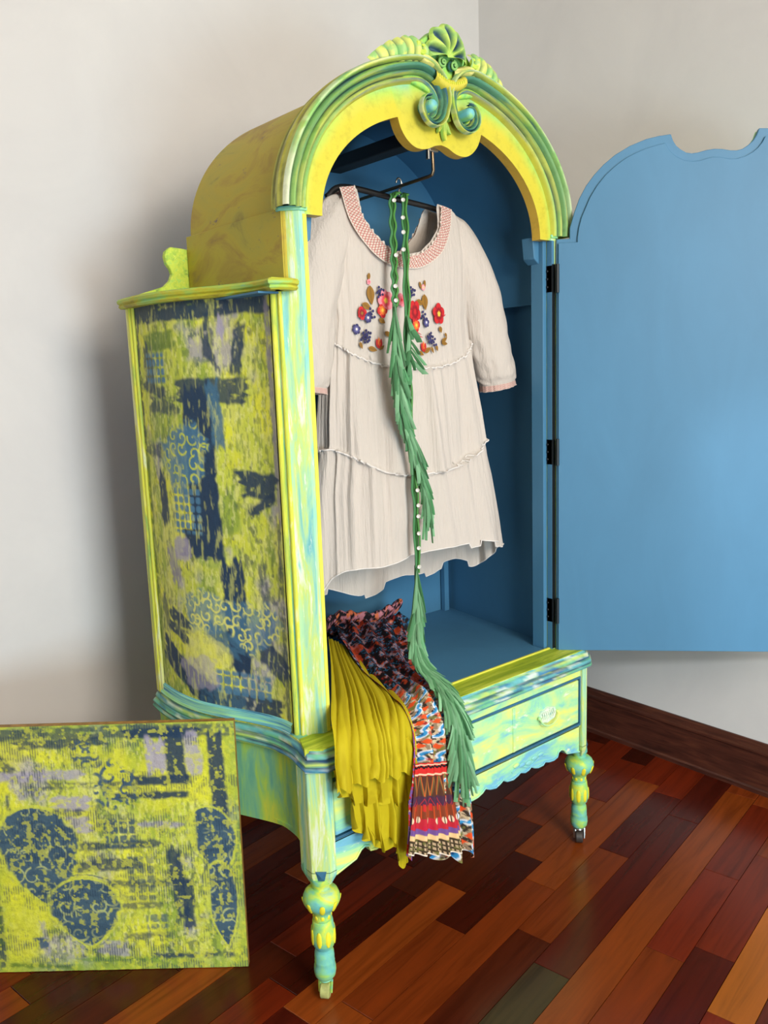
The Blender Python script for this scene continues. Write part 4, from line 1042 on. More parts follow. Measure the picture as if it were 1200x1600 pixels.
def cyc(freq, seed, zz=0.0):      # noise that closes round the ring
    a = PHI * freq
    w = sstep(.96, 1.0, PHI)
    return vnoise(a, Z * zz, seed) * (1 - w) + vnoise(a - freq, Z * zz, seed) * w - .5
ridg = lambda f_, sd, zz: np.abs(cyc(f_, sd, zz)) * 2 - .5
disp = .0045 * cyc(90, 1, 3) * sstep(1.46, 1.30, Z) * 1.0 + .0045 * cyc(70, 2, 2) * sstep(1.25, 1.47, Z) + .004 * cyc(16, 2, 4)
b1 = (t1 > 0) * 1.0; b2 = (t2 > 0) * 1.0
disp = disp + b1 * (1 - b2) * ((.012 + .018 * t1) * cyc(30, 3, 1.0) + (.008 - .003 * t1) * cyc(110, 4, 1.0) - (.012 - .004 * t1) * ridg(44, 14, .8))
disp = disp + b2 * ((.016 + .036 * t2) * cyc(26, 5, 1.0) + (.008 - .004 * t2) * cyc(104, 6, 1.0) - (.013 - .004 * t2) * ridg(40, 16, .8) + .005)
disp = disp + .0045 * np.exp(-((Z - seam1[None, :]) / .004) ** 2) + .0045 * np.exp(-((Z - seam2[None, :]) / .004) ** 2)
disp = disp + .012 * cyc(7, 9, 2.0) * sstep(1.25, .9, Z)
X = x0 + (hw + disp * .6) * cs[None, :]; Y = HY0 - (dd + disp) * ss[None, :]
lay = .018 * sstep(.10, .0, Z - zhem[None, :]) * cyc(14, 11, 1)
Y = Y - lay * ss[None, :]
P = np.stack([X, Y, Z], -1)
body = obj('dress_body', MB().grid(P, np.broadcast_to(DCOL, P.shape), closed=True), M_dress, dress, smooth=180)
def front_y(x, z):
    hw_ = interp(z, [1.06, 1.14, 1.26, 1.35, 1.45, 1.56, 1.62], [.234, .226, .208, .198, .206, .205, .19])
    d_ = interp(z, [1.05, 1.25, 1.35, 1.50], [.072, .056, .052, .048]) * math.sqrt(min(1, max(.004, (1.622 - z) / .13)))
    q = min(1, abs(x - interp(z, [.75, 1.0, 1.3, 1.6], [.018, .0, -.010, -.006])) / hw_) ** (1 / .82)
    return HY0 - (d_ + .0032) * math.sqrt(max(0, 1 - q * q)) ** .82 - .001
# lace insertion along the tier seams, rolled hem
for nm, zz in (('seam_trim', seam1), ('seam_trim', seam2), ('hem_roll', zhem)):
    pts = []
    for j in range(0, NA_, 2):
        i = int(np.argmin(np.abs(Z[:, j] - zz[j])))
        i = min(i, MV - 1); p = P[i, j].copy(); p[0] += .001 * c[j]; p[1] -= .0015 * ss[j]; pts.append(p)
    pts.append(pts[0])
    obj(nm, MB().tube(pts, .0016 if nm == 'hem_roll' else .0019, 6, cap=False, col=A(lin(246, 240, 234))), M_dress, dress)
# sleeves: gathered tubes ending in smocked cuffs
def smock(Al, B, w):           # zig-zag red stitching; Al arc length, B 0..1
    C = np.ones(Al.shape + (3,)) * A(lin(232, 220, 206))
    for k, (col, per, off) in enumerate(((lin(178, 58, 60), .0125, 0), (lin(196, 84, 74), .0125, .5))):
        tri = np.abs(((Al / per + off) % 1) - .5) * 2
        for n_ in range(3):
            bb = (B - .06 - n_ * .30) / .28
            C = mixc(C, col, sstep(.20, .08, np.abs(tri - bb)) * (bb > -.05) * (bb < 1.05) * .85)
    return C
for side in (-1, 1):
    sp = spline([(.120, HY0, 1.566), (.178, HY0 - .004, 1.510), (.232, HY0 - .010, 1.400), (.256, HY0 - .014, 1.300), (.277, HY0 - .018, 1.225), (.284, HY0 - .018, 1.186)] if side > 0 else
                [(-.130, HY0, 1.574), (-.190, HY0 - .004, 1.520), (-.245, HY0 - .010, 1.410), (-.268, HY0 - .014, 1.310), (-.282, HY0 - .018, 1.235), (-.287, HY0 - .018, 1.20)], 80)
    rr = interp(np.linspace(0, 1, 80), [0, .12, .3, .55, .8, .9, .93, 1], [.030, .052, .060, .060, .056, .050, .047, .049])
    n2 = 64
    G = np.zeros((80, n2, 3))
    T = np.gradient(sp, axis=0); T /= np.linalg.norm(T, axis=1)[:, None]
    for i in range(80):
        e1 = np.cross(T[i], A(0, 1, 0)); e1 /= np.linalg.norm(e1); e2 = A(0, 1, 0)
        t = i / 79
        for j in range(n2):
            a = 2 * math.pi * j / n2
            wr_ = .006 * (vnoise(math.cos(a) * 2.2 + t * 5 + 9, math.sin(a) * 2.2 + t * 16, 4 + side) - .5) * (1 if t < .9 else .2) + .004 * (vnoise(a * 5 if a < 6 else 0, t * 3, 7) - .5)
            r = rr[i] + wr_
            flat = interp(t, [0, .15, .4, 1], [.35, .55, .72, .8])
            G[i, j] = sp[i] + e1 * r * math.cos(a) + e2 * r * flat * math.sin(a)
    i0 = 73
    obj('sleeve', MB().grid(G[:i0 + 1], np.broadcast_to(DCOL, G[:i0 + 1].shape), closed=True), M_dress, dress, smooth=180)
    base_c, end_c = G[i0], G[-1]
    cen0, cen1 = base_c.mean(0), end_c.mean(0)
    nb = 20
    Gc = np.zeros((nb, 160, 3)); Bq = np.zeros((nb, 160)); Aq = np.zeros((nb, 160))
    for i in range(nb):
        b = i / (nb - 1); bc = base_c * (1 - b) + end_c * b; cc = cen0 * (1 - b) + cen1 * b
        for j in range(160):
            f = j / 160 * n2; j0 = int(f) % n2; j1 = (j0 + 1) % n2; p = bc[j0] * (1 - f % 1) + bc[j1] * (f % 1)
            Gc[i, j] = cc + (p - cc) * (1.015 + .012 * math.sin(j * .9) + (.03 * math.sin(j * .55) if b > .9 else 0)); Bq[i, j] = b; Aq[i, j] = j / 160 * .30
    obj('cuff', MB().grid(Gc, smock(Aq, Bq, .02), closed=True), M_dress, dress, smooth=180)
# smocked neckband
ni = spline([(-.137, 1.612), (-.132, 1.552), (-.103, 1.510), (-.066, 1.484), (-.026, 1.477), (.014, 1.487), (.050, 1.511), (.078, 1.543), (.097, 1.594)], 480)
no = spline([(-.174, 1.606), (-.166, 1.545), (-.136, 1.493), (-.092, 1.460), (-.040, 1.450), (.014, 1.455), (.070, 1.486), (.108, 1.533), (.132, 1.588)], 480)
for bk in (False, True):
    Gn = np.zeros((480, 27, 3)); Bq = np.zeros((480, 27)); arcn = np.concatenate([[0], np.cumsum(np.hypot(*np.diff(ni, axis=0).T))])
    for i in range(480):
        for j in range(27):
            b = j / 26; p = ni[i] * (1 - b) + no[i] * b
            yv = front_y(p[0], p[1]) if not bk else 2 * HY0 - front_y(p[0], p[1])
            sg = 1 if bk else -1
            Gn[i, j] = (p[0], yv + sg * (.0035 + (.0015 * math.sin(i * .46) * (1 - b))), p[1] + (.0025 * math.sin(i * .32 + 1) if j == 0 else 0)); Bq[i, j] = b
    Gn[..., 1] = (Gn[..., 1] + np.roll(Gn[..., 1], 1, 0) + np.roll(Gn[..., 1], -1, 0)) / 3 if True else Gn[..., 1]
    Gn[0, :, 1] = Gn[1, :, 1]; Gn[-1, :, 1] = Gn[-2, :, 1]
    obj('neckband', MB().grid(Gn, smock(np.broadcast_to(arcn[:, None], (480, 27)), Bq, .03), flip=bk), M_dress, dress, smooth=180)
# embroidery
M_emb = attr_mat('embroidery_thread', .6, .3, (700, 700, 700), .4)
def emb_flower(name, x, z, r, npet, c_out, c_mid, c_in, rot=0.0, half=None, sq=1.0):
    nr, na = 7, max(24, npet * 6)
    G = np.zeros((nr, na, 3)); Cc = np.zeros((nr, na, 3))
    for i in range(nr):
        f = i / (nr - 1)
        for j in range(na):
            a = 2 * math.pi * j / na + rot
            q = r * f * (.78 + .22 * abs(math.cos(npet * (a - rot) / 2)))
            xx = x + q * math.cos(a) * .8; zz = z + q * math.sin(a) * sq
            if half: xx = min(max(xx, half[0]), half[1])
            G[i, j] = (xx, front_y(xx, zz) - .0022 - .001 * (1 - f), zz)
            Cc[i, j] = c_in if f < .25 else (c_mid if (f < .55 or abs(math.cos(npet * (a - rot) / 2)) < .22) else c_out)
    return obj(name, MB().grid(G, Cc, closed=True, flip=True), M_emb, dress, smooth=180)
def emb_leaf(x0_, z0_, x1_, z1_, w, col, name='embroidered_leaf'):
    n_ = 9; G = np.zeros((n_, 5, 3)); d = A(x1_ - x0_, z1_ - z0_); nn = A(-d[1], d[0]) / np.hypot(*d)
    Cc = np.ones((n_, 5, 3)) * A(*col)
    for i in range(n_):
        t = i / (n_ - 1); w_ = w * math.sin(math.pi * (t ** .8)) + .0004
        for j in range(5):
            p = A(x0_, z0_) + d * t + nn * w_ * (j - 2) / 2
            G[i, j] = (p[0], front_y(*p) - .0020, p[1])
        Cc[i, 2] = A(*col) * .7
    m = MB().grid(G, Cc); m2 = MB().grid(G, Cc, flip=True)
    return obj(name, m if np.cross(d, nn) < 0 else m2, M_emb, dress, smooth=180)
def emb_berries(x, z, n_, r, sp_, col, seed):
    rnd = random.Random(seed); m = MB()
    for k in range(n_):
        a = 2.4 * k; q = sp_ * math.sqrt(k / n_); xx, zz = x + q * math.cos(a) * .8, z + q * math.sin(a)
        n0 = len(m.v); m.ellipsoid((xx, front_y(xx, zz) - .002, zz), (r, .0016, r), 8, 5); m.c += [tuple(A(*col) * rnd.uniform(.8, 1.25))] * (len(m.v) - n0)
    return obj('embroidered_berries', m, M_emb, dress)
RE = lin(196, 34, 38); RD = lin(140, 16, 28); PK = lin(236, 138, 150); OL = lin(146, 104, 34); NV_ = lin(52, 50, 92); ORR = lin(240, 120, 50); YL = lin(246, 196, 70)
emb_flower('embroidered_flower', .056, 1.357, .024, 5, RE, RD, YL, .3)
emb_flower('embroidered_flower', -.152, 1.356, .014, 4, RE, RD, OL, .2, half=(-.16, -.13))
emb_flower('embroidered_flower', -.094, 1.382, .024, 5, PK, lin(232, 80, 90), YL, .6)
emb_flower('embroidered_flower', -.103, 1.362, .016, 4, RE, ORR, YL, .1)
emb_flower('embroidered_flower', -.016, 1.360, .021, 5, RE, RD, RE, .9, sq=1.25)
emb_flower('embroidered_flower', -.014, 1.332, .014, 4, RE, ORR, YL, .2, sq=1.1)
emb_flower('embroidered_flower', -.052, 1.384, .015, 4, PK, lin(226, 110, 120), RE, .4)
for (x, z) in ((-.166, 1.324), (-.139, 1.347), (.016, 1.338)): emb_flower('embroidered_flower', x, z, .0115, 6, NV_, lin(90, 88, 140), lin(230, 222, 214), .2)
for (x, z, n_) in ((-.107, 1.399, 9), (-.022, 1.401, 9), (-.130, 1.354, 7), (.010, 1.349, 7), (-.143, 1.312, 11), (.026, 1.304, 12), (-.150, 1.304, 7), (.036, 1.296, 7)): emb_berries(x, z, n_, .0031, .0125, NV_, int(x * 999))
for a in ((-.131, 1.412, -.128, 1.373, .0085), (.014, 1.398, .016, 1.364, .0085), (-.150, 1.376, -.130, 1.364, .0065), (-.131, 1.437, -.133, 1.422, .003), (.002, 1.424, .006, 1.408, .003), (.017, 1.428, .016, 1.410, .003), (-.010, 1.384, .010, 1.376, .006), (.058, 1.330, .062, 1.316, .005), (.062, 1.296, .080, 1.306, .004), (.062, 1.294, .080, 1.292, .004), (-.142, 1.286, -.122, 1.280, .005), (-.115, 1.282, -.104, 1.290, .003),
          (.006, 1.274, .026, 1.284, .005), (-.010, 1.276, .004, 1.268, .004), (-.100, 1.318, -.084, 1.308, .005), (-.112, 1.345, -.098, 1.336, .005), (.074, 1.316, .079, 1.306, .003), (-.160, 1.298, -.156, 1.284, .003), (.044, 1.290, .047, 1.276, .003), (.028, 1.286, .034, 1.272, .003)): emb_leaf(*a[:4], a[4], OL)
for x, z in ((-.116, 1.292), (.005, 1.283)):
    emb_leaf(x - .001, z - .008, x - .006, z + .012, .004, RE, 'embroidered_tulip'); emb_leaf(x + .001, z - .008, x + .006, z + .012, .004, RE, 'embroidered_tulip'); emb_leaf(x, z - .004, x, z + .015, .003, ORR, 'embroidered_tulip')
emb_flower('embroidered_flower', -.133, 1.419, .006, 5, PK, PK, RE); emb_flower('embroidered_flower', .012, 1.412, .007, 5, PK, lin(240, 180, 170), YL)
for x0_, z0_, x1_, z1_ in ((-.02, 1.32, .0, 1.312), (-.02, 1.312, .004, 1.306), (.078, 1.356, .068, 1.350)):
    emb_leaf(x0_, z0_, x1_, z1_, .0012, lin(206, 90, 96), 'embroidered_stem')

# ================================================================ green tassel belt
belt = thing('tassel_belt', 'green braided cord belt with shell buttons and long ribbon tassels', 'belt', (-.04, .10, 1.60))
M_grn = attr_mat('green_ribbon', .55, .3, (300, 300, 40), .35, trans=.1)
GD, GM, GLt = A(lin(52, 104, 48)), A(lin(92, 160, 104)), A(lin(150, 206, 156))
cordL = [(-.012, .128, 1.612), (-.030, .112, 1.606), (-.058, .092, 1.590), (-.078, .070, 1.522), (-.090, .056, 1.456), (-.094, .052, 1.405), (-.099, .046, 1.366)]
cordR = [(.006, .128, 1.611), (-.004, .112, 1.606), (-.023, .095, 1.592), (-.044, .070, 1.525), (-.058, .056, 1.458), (-.068, .045, 1.366), (-.075, .040, 1.262), (-.076, .036, 1.155), (-.072, .034, 1.019), (-.067, .036, .934), (-.062, .042, .800)]
sR = A(.767, -.640, 0)
for cp in (cordL, cordR):
    sp = spline(cp, 160)
    w = .0046
    m = MB().tube(sp, w, 10, sx=1.0, col=GD * .9)
    cd = obj('cord', m, M_grn, belt)
    for sg in (-1, 1):
        wv = np.array([p + sR * (.0045 * sg + .0017 * math.sin(i * .42 + sg)) + A(-.002, -.004, 0) for i, p in enumerate(sp)])
        obj('braid', MB().tube(wv, .0024, 6, col=A(lin(84, 146, 70)) if sg > 0 else GM * .8), M_grn, cd)
M_btn = flat_mat('shell_button_white', lin(226, 224, 214), .3, coat=.4)
def button(p, dx=0.0):
    d = A(-.60, -.80, 0.0); e1 = sR; e2 = A(0, 0, 1)
    c0 = A(*p) + d * .0075 + sR * dx
    G = np.array([[c0 + d * h + e1 * r * math.cos(a) + e2 * r * math.sin(a) for a in np.linspace(0, 2 * math.pi, 16, endpoint=False)] for r, h in ((.0044, -.001), (.0046, .0008), (.0038, .002), (.0022, .0008), (.0001, .0006))])
    obj('shell_button', MB().grid(G, closed=True, flip=True), M_btn, belt, smooth=40)
spL, spR = spline(cordL, 300), spline(cordR, 300)
def atz(sp, z): return sp[int(np.argmin(np.abs(sp[:, 2] - z)))]
for z, dx in ((1.585, .004), (1.470, .005), (1.408, .002), (1.379, .002)): button(atz(spL, z), dx)
for z, dx in ((1.590, -.002), (1.552, -.004), (1.521, -.004), (1.483, -.004), (.985, .006), (.952, .006), (.926, .005), (.890, .005), (.857, .004), (.815, .004)): button(atz(spR, z), dx)
def tassel(path, n, lrange, spread, w, seed, bias=0.0, name='tassel', front=A(-.6, -.8, .0)):
    rnd = random.Random(seed); sp = spline(path, 240)
    L = np.concatenate([[0], np.cumsum(np.linalg.norm(np.diff(sp, axis=0), axis=1))]); tot = L[-1]
    def at(l):
        l = min(max(l, 0), tot); return np.array([np.interp(l, L, sp[:, k]) for k in range(3)])
    m = MB()
    m.tube([at(l) for l in np.linspace(0, tot * .9, 40)], .0045, 8, col=GM * .7)
    for k in range(n):
        l0 = rnd.random() ** .9 * tot * .93; ln = rnd.uniform(*lrange)
        side = rnd.uniform(-1, 1); dep = rnd.uniform(-.2, 1)
        sprd = spread(l0 / tot) if callable(spread) else spread
        ww = w * rnd.uniform(.7, 1.35); tw = rnd.uniform(-.5, .5)
        col = (GM * (1 - (q := rnd.random())) + GLt * q) * rnd.uniform(.8, 1.08)
        G = np.zeros((7, 3, 3)); Cc = np.zeros((7, 3, 3))
        for i in range(7):
            t = i / 6; over = max(0, l0 + ln * t - tot)
            c_ = at(l0 + ln * t) + A(0, 0, -over)
            c_ = c_ + sR * (side * sprd * (t ** 1.1) + bias * t) + front * (.004 + (.007 + .010 * dep) * math.sin(math.pi * min(1, t * .8)) + .006 * dep)
            wi = ww * (.35 + .65 * min(1, t * 1.6))
            ax = sR * math.cos(tw + .6 * t) + front * math.sin(tw + .6 * t)
            for j in range(3):
                G[i, j] = c_ + ax * wi * (j - 1) + front * (.0012 if j == 1 else 0)
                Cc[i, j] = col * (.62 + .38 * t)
        m.grid(G, Cc)
    return obj(name, m, M_grn, belt, smooth=60)
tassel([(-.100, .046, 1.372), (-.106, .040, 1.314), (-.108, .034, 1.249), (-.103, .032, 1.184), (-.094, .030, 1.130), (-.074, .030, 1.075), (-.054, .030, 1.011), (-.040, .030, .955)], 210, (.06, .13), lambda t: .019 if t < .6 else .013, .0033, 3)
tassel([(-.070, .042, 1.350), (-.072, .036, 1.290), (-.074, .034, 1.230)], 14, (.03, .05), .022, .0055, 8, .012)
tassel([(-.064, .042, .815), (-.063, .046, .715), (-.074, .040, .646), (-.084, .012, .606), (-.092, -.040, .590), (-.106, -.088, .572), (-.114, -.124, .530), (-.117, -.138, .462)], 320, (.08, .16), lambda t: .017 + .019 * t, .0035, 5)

# ================================================================ skirts draped over the ledge
def sheet(left, right, nu, nv, fold, bow=0.0):
    Lp, Rp = spline(left, nv), spline(right, nv)
    u = np.linspace(0, 1, nu)
    P = Lp[:, None, :] * (1 - u)[None, :, None] + Rp[:, None, :] * u[None, :, None]
    du = np.gradient(P, axis=1); dv = np.gradient(P, axis=0)
    N = np.cross(du, dv); N /= np.linalg.norm(N, axis=2)[..., None] + 1e-9
    N = np.where((N[..., 1] - N[..., 2] * .6)[..., None] > 0, -N, N)      # face up / towards the room
    Ug, Vg = np.meshgrid(u, np.linspace(0, 1, nv))
    P = P + N * (fold(Ug, Vg) + bow * np.sin(math.pi * Ug))[..., None]
    return P, Ug, Vg, N
def tri(x): return np.abs((x % 1) - .5) * 2
# --- mustard pleated skirt
mus = thing('pleated_skirt', 'mustard yellow pleated tiered skirt spilling over the left of the ledge', 'skirt', (-.32, -.06, .54))
M_mus = attr_mat('mustard_chiffon', .7, .2, (400, 400, 60), .3, trans=.12)
MC = A(lin(196, 178, 26))
def mus_col(P, Ug, Vg, n_, seed):
    C = np.ones(P.shape) * MC
    C = mixc(C, A(lin(172, 150, 18)), sstep(.5, .7, vnoise(Ug * n_ * 2, Vg * 2, seed)) * .5)
    return mixc(C, A(lin(216, 200, 40)), sstep(.55, .75, fbm(Ug * n_, Vg * 3, seed + 4)) * .5)
def pleats(n_, amp, seed):
    def f(U, V):
        w = U * n_ + 1.9 * (vnoise(U * 4.3, V * 1.2, seed) - .5) + .9 * (vnoise(U * 9, V * 2.5, seed + 9) - .5)
        fr = w % 1
        saw = np.abs(np.sin(math.pi * fr)) ** .45
        return amp * (.35 + .65 * V) * saw + .010 * (vnoise(U * 3.2, V * 2.4, seed + 2) - .3) + .004 * (vnoise(U * 20, V * 9, seed + 5) - .5)
    return f
ml = [(-.128, .300, .606), (-.228, .155, .600), (-.314, .036, .586), (-.378, -.048, .572), (-.404, -.085, .552), (-.411, -.092, .510), (-.414, -.094, .478)]
mr = [(-.100, .230, .572), (-.150, .095, .566), (-.184, -.015, .560), (-.204, -.070, .546), (-.212, -.092, .512), (-.212, -.098, .480), (-.214, -.100, .448)]
P, Ug, Vg, N = sheet(ml, mr, 200, 120, pleats(9, .017, 3), .0)
P[..., 2] -= (.014 * (tri(Ug * 5.3 + .2)) + .012 * (vnoise(Ug * 7, Vg, 8) - .5)) * sstep(.86, 1, Vg)
# left rim tucked down to the shelf
obj('pleated_body', MB().grid(P, mus_col(P, Ug, Vg, 11, 5), flip=True), M_mus, mus, smooth=60)
def flounce(top, hem, n_, amp, seed, name):
    T, H = spline(top, 150), spline(hem, 150)
    v = np.linspace(0, 1, 40)[:, None, None]; P = T[None] * (1 - v) + H[None] * v
    Ug, Vg = np.meshgrid(np.linspace(0, 1, 150), np.linspace(0, 1, 40))
    wv = np.sin(2 * math.pi * (Ug * n_ + .5 * vnoise(Ug * 5, Vg * 1.5, seed))) * amp * (.25 + .75 * Vg ** .8) + .012 * (vnoise(Ug * 9, Vg * 2, seed + 1) - .5) * Vg
    P[..., 1] -= .5 * np.abs(wv) + .5 * wv + .002; P[..., 0] += .45 * np.cos(2 * math.pi * (Ug * n_ + .3)) * amp * Vg
    P[..., 2] -= .020 * (vnoise(Ug * n_ * 1.1, Vg * 0, seed + 3) - .5) * Vg ** 3 + .008 * np.abs(np.sin(math.pi * Ug * n_)) * Vg ** 3
    P[..., 1] = np.minimum(P[..., 1], -.070)
    return obj(name, MB().grid(P, mus_col(P, Ug, Vg, 10, seed), flip=True), M_mus, mus, smooth=60)
flounce([(-.408, -.088, .505), (-.350, -.094, .500), (-.290, -.094, .488), (-.214, -.090, .470)], [(-.400, -.088, .452), (-.350, -.092, .414), (-.290, -.092, .400), (-.226, -.088, .378)], 5, .020, 11, 'flounce')
flounce([(-.372, -.084, .450), (-.330, -.086, .436), (-.280, -.086, .420), (-.222, -.084, .410)], [(-.360, -.084, .366), (-.330, -.086, .336), (-.285, -.086, .318), (-.228, -.082, .300)], 4, .020, 15, 'flounce')
flounce([(-.330, -.080, .370), (-.300, -.082, .36), (-.260, -.082, .35), (-.222, -.080, .34)], [(-.318, -.080, .322), (-.290, -.082, .300), (-.258, -.082, .284), (-.226, -.080, .256)], 3, .015, 19, 'flounce')
flounce([(-.250, -.078, .320), (-.240, -.080, .318), (-.230, -.080, .314), (-.218, -.078, .31)], [(-.250, -.078, .248), (-.242, -.080, .236), (-.234, -.080, .232), (-.222, -.078, .240)], 1, .006, 23, 'flounce')

# --- printed skirt
prs = thing('printed_skirt', 'multicoloured ethnic print skirt with dark waistband hanging over the ledge', 'skirt', (-.15, -.06, .54))
M_prt = attr_mat('printed_cotton', .75, .2, (300, 300, 300), .25)
K1, OR1, BL1, CR1, TP1, RE1, PU1, BR1, OLV1 = (A(lin(*q)) for q in ((26, 20, 24), (226, 84, 36), (58, 150, 204), (232, 206, 170), (150, 130, 104), (206, 44, 40), (120, 84, 150), (96, 44, 30), (104, 92, 48)))
def print_upper(X, Y, seed=1):
    C = np.ones(X.shape + (3,)) * K1
    f = fbm(X * 110, Y * 110, seed, 3); g = fbm(X * 120, Y * 120, seed + 8, 3)
    for th_, col in ((.50, BR1), (.55, RE1 * .6), (.58, K1), (.61, A(lin(196, 120, 90))), (.64, BL1 * .6), (.70, A(lin(190, 150, 150)))): C = mixc(C, col, sstep(th_, th_ + .012, f))
    C = mixc(C, BL1 * .7, sstep(.60, .63, g) * .9); C = mixc(C, K1, sstep(.66, .68, g))
    C = mixc(C, OR1 * .85, sstep(.66, .69, fbm(X * 40, Y * 40, seed + 3)) * .7)
    return C
def print_mid(X, Y, seed=2):
    sp_ = fbm(X * 150, Y * 110, seed)
    C = np.ones(X.shape + (3,)) * TP1
    C = mixc(C, A(lin(206, 186, 150)), sstep(.48, .52, sp_)); C = mixc(C, A(lin(60, 48, 40)), sstep(.56, .60, fbm(X * 130, Y * 150, seed + 2))); C = mixc(C, A(lin(120, 116, 60)), sstep(.6, .64, fbm(X * 60, Y * 60, seed + 6)))
    p = .050
    a = ((X + Y * .75) / p) % 1; row = np.floor((X + Y * .75) / p); b = ((Y - X * .5) / .046 + .5 * (row % 2)) % 1
    jag = .035 * (vnoise(X * 320, Y * 320, seed + 5) - .5) * 2
    C = mixc(C, OR1, sstep(.13, .10, np.abs(a - .5) * .8 + .0 + jag * .6) * sstep(.46, .40, np.abs(b - .5) + jag) * sstep(.10, .16, np.abs(b - .5)))
    e = np.hypot((a - .02 - np.round(a - .02)) * p / .0085, (b - .5) * .046 / .012) + jag * 3
    C = mixc(C, A(lin(222, 226, 232)), sstep(1.5, 1.3, e)); C = mixc(C, BL1, sstep(1.15, .95, e)); C = mixc(C, A(lin(30, 84, 140)), sstep(.55, .4, e)); C = mixc(C, A(lin(150, 206, 232)), sstep(.2, .1, e))
    C = mixc(C, RE1, sstep(.5, .42, np.hypot(((a * 2) % 1 - .5) * 2.2, ((b * 2) % 1 - .5) * 2.4) + jag * 3) * .55 * (fbm(X * 20, Y * 20, 9) > .55))
    return C
def print_colour(U, V, w, h):
    X = U * w; Y = V * h
    up = print_upper(X, Y); mid = print_mid(X, Y)
    w_ = sstep(.36, .46, V + .12 * (fbm(X * 12, Y * 12, 3) - .5))[..., None]
    C = up * (1 - w_) + mid * w_
    lb = sstep(.075, .05, U) * sstep(.25, .35, V)
    C = mixc(C, RE1 * .8, lb * sstep(.4, .5, fbm(X * 200, Y * 200, 4))); C = mixc(C, PU1, lb * sstep(.52, .56, fbm(X * 180, Y * 180, 14)))
    return C
def border_colour(U, V, w, h):
    X = U * w; Y = V * h; n_ = 6.0
    a = np.abs(((U * n_) % 1) - .5) * 2
    C = np.ones(X.shape + (3,)) * BR1
    nz = .06 * (fbm(X * 200, Y * 200, 4) - .5)
    def band(lo, hi, col, al=1.0):
        nonlocal C
        C = mixc(C, col, sstep(lo - .006, lo + .006, V + nz * .3) * sstep(hi + .006, hi - .006, V + nz * .3) * al)
    band(0, .14, RE1); C = mixc(C, K1, (np.abs(V - .045 - .008 * np.sin(U * 60)) < .012) * 1.0); C = mixc(C, CR1, (np.abs(V - .02) < .006) * .9); C = mixc(C, CR1, (np.abs(V - .125) < .007) * .9)
    band(.14, .36, A(lin(84, 50, 36))); ar = (V - .14) / .22
    C = mixc(C, OLV1 * 1.2, sstep(.1, .0, np.abs(a - (1 - ar)) - .18 + nz) * (V > .14) * (V < .36) * .9); C = mixc(C, OR1, sstep(.06, .0, np.abs(a - (1 - ar) * .8) - .03) * (V > .15) * (V < .36))
    band(.36, .46, A(lin(74, 44, 66))); C = mixc(C, RE1, sstep(.1, .0, np.abs(a - (V - .38) / .1)) * (V > .36) * (V < .48))
    band(.46, .60, A(lin(130, 60, 34))); C = mixc(C, OR1 * .9, sstep(.12, .02, np.abs(a - .5)) * (V > .46) * (V < .6)); C = mixc(C, RE1, sstep(.35, .2, a) * (V > .44) * (V < .52) * .9)
    band(.60, .72, A(lin(190, 40, 54))); C = mixc(C, A(lin(240, 206, 170)), sstep(.45, .35, np.hypot((1 - a) / 1.0, (V - .62) / .09)) * (V > .52)); C = mixc(C, K1, sstep(.10, .06, 1 - a) * (np.abs(V - .62) < .04))
    band(.72, .78, PU1 * .9); C = mixc(C, A(lin(190, 30, 60)), sstep(.5, .4, np.hypot(a * 1.2, (V - .70) / .06)))
    band(.78, .835, A(lin(236, 196, 140)))
    m_ = (V > .835)
    chk = (np.abs(((U * 22) % 1) - .5) < .28).astype(float) * (np.abs(((V * 20) % 1) - .5) < .3)
    C = np.where(m_[..., None], mixc(np.ones(X.shape + (3,)) * A(lin(66, 54, 36)), A(lin(206, 176, 140)), chk * .9), C)
    C = mixc(C, A(lin(120, 120, 60)), m_ * sstep(.55, .62, fbm(X * 150, Y * 150, 7)) * .7); C = mixc(C, A(lin(236, 220, 200)), (V > .985) * 1.0)
    return C
pl_ = [(-.063, .360, .600), (-.121, .250, .596), (-.172, .120, .582), (-.199, .000, .570), (-.210, -.060, .558), (-.219, -.098, .520), (-.236, -.112, .460), (-.250, -.112, .382), (-.260, -.112, .282)]
pr_ = [(.140, .340, .590), (.065, .220, .566), (-.002, .100, .553), (-.046, -.030, .550), (-.056, -.080, .540), (-.053, -.100, .490), (-.055, -.104, .393), (-.046, -.102, .301), (-.037, -.102, .179)]
def pf(U, V):
    return .012 * np.sin(2 * math.pi * (U * 4.2 + .8 * vnoise(U * 2, V * 2.2, 4))) * (.5 + .5 * V) + .016 * (vnoise(U * 4, V * 7, 6) - .4) * (1 - .5 * V) + .005 * (vnoise(U * 14, V * 14, 9) - .5)
P, Ug, Vg, N = sheet(pl_, pr_, 230, 480, pf, .012)
P[..., 1] = np.where(P[..., 2] < .535, np.minimum(P[..., 1], -.084), P[..., 1])
P[..., 2] = np.where((P[..., 1] > -.07), np.maximum(P[..., 2], .5385), P[..., 2])
P[..., 2] -= .012 * np.sin(Ug * 21) * sstep(.95, 1, Vg)
C = print_colour(Ug, Vg, .20, .78)
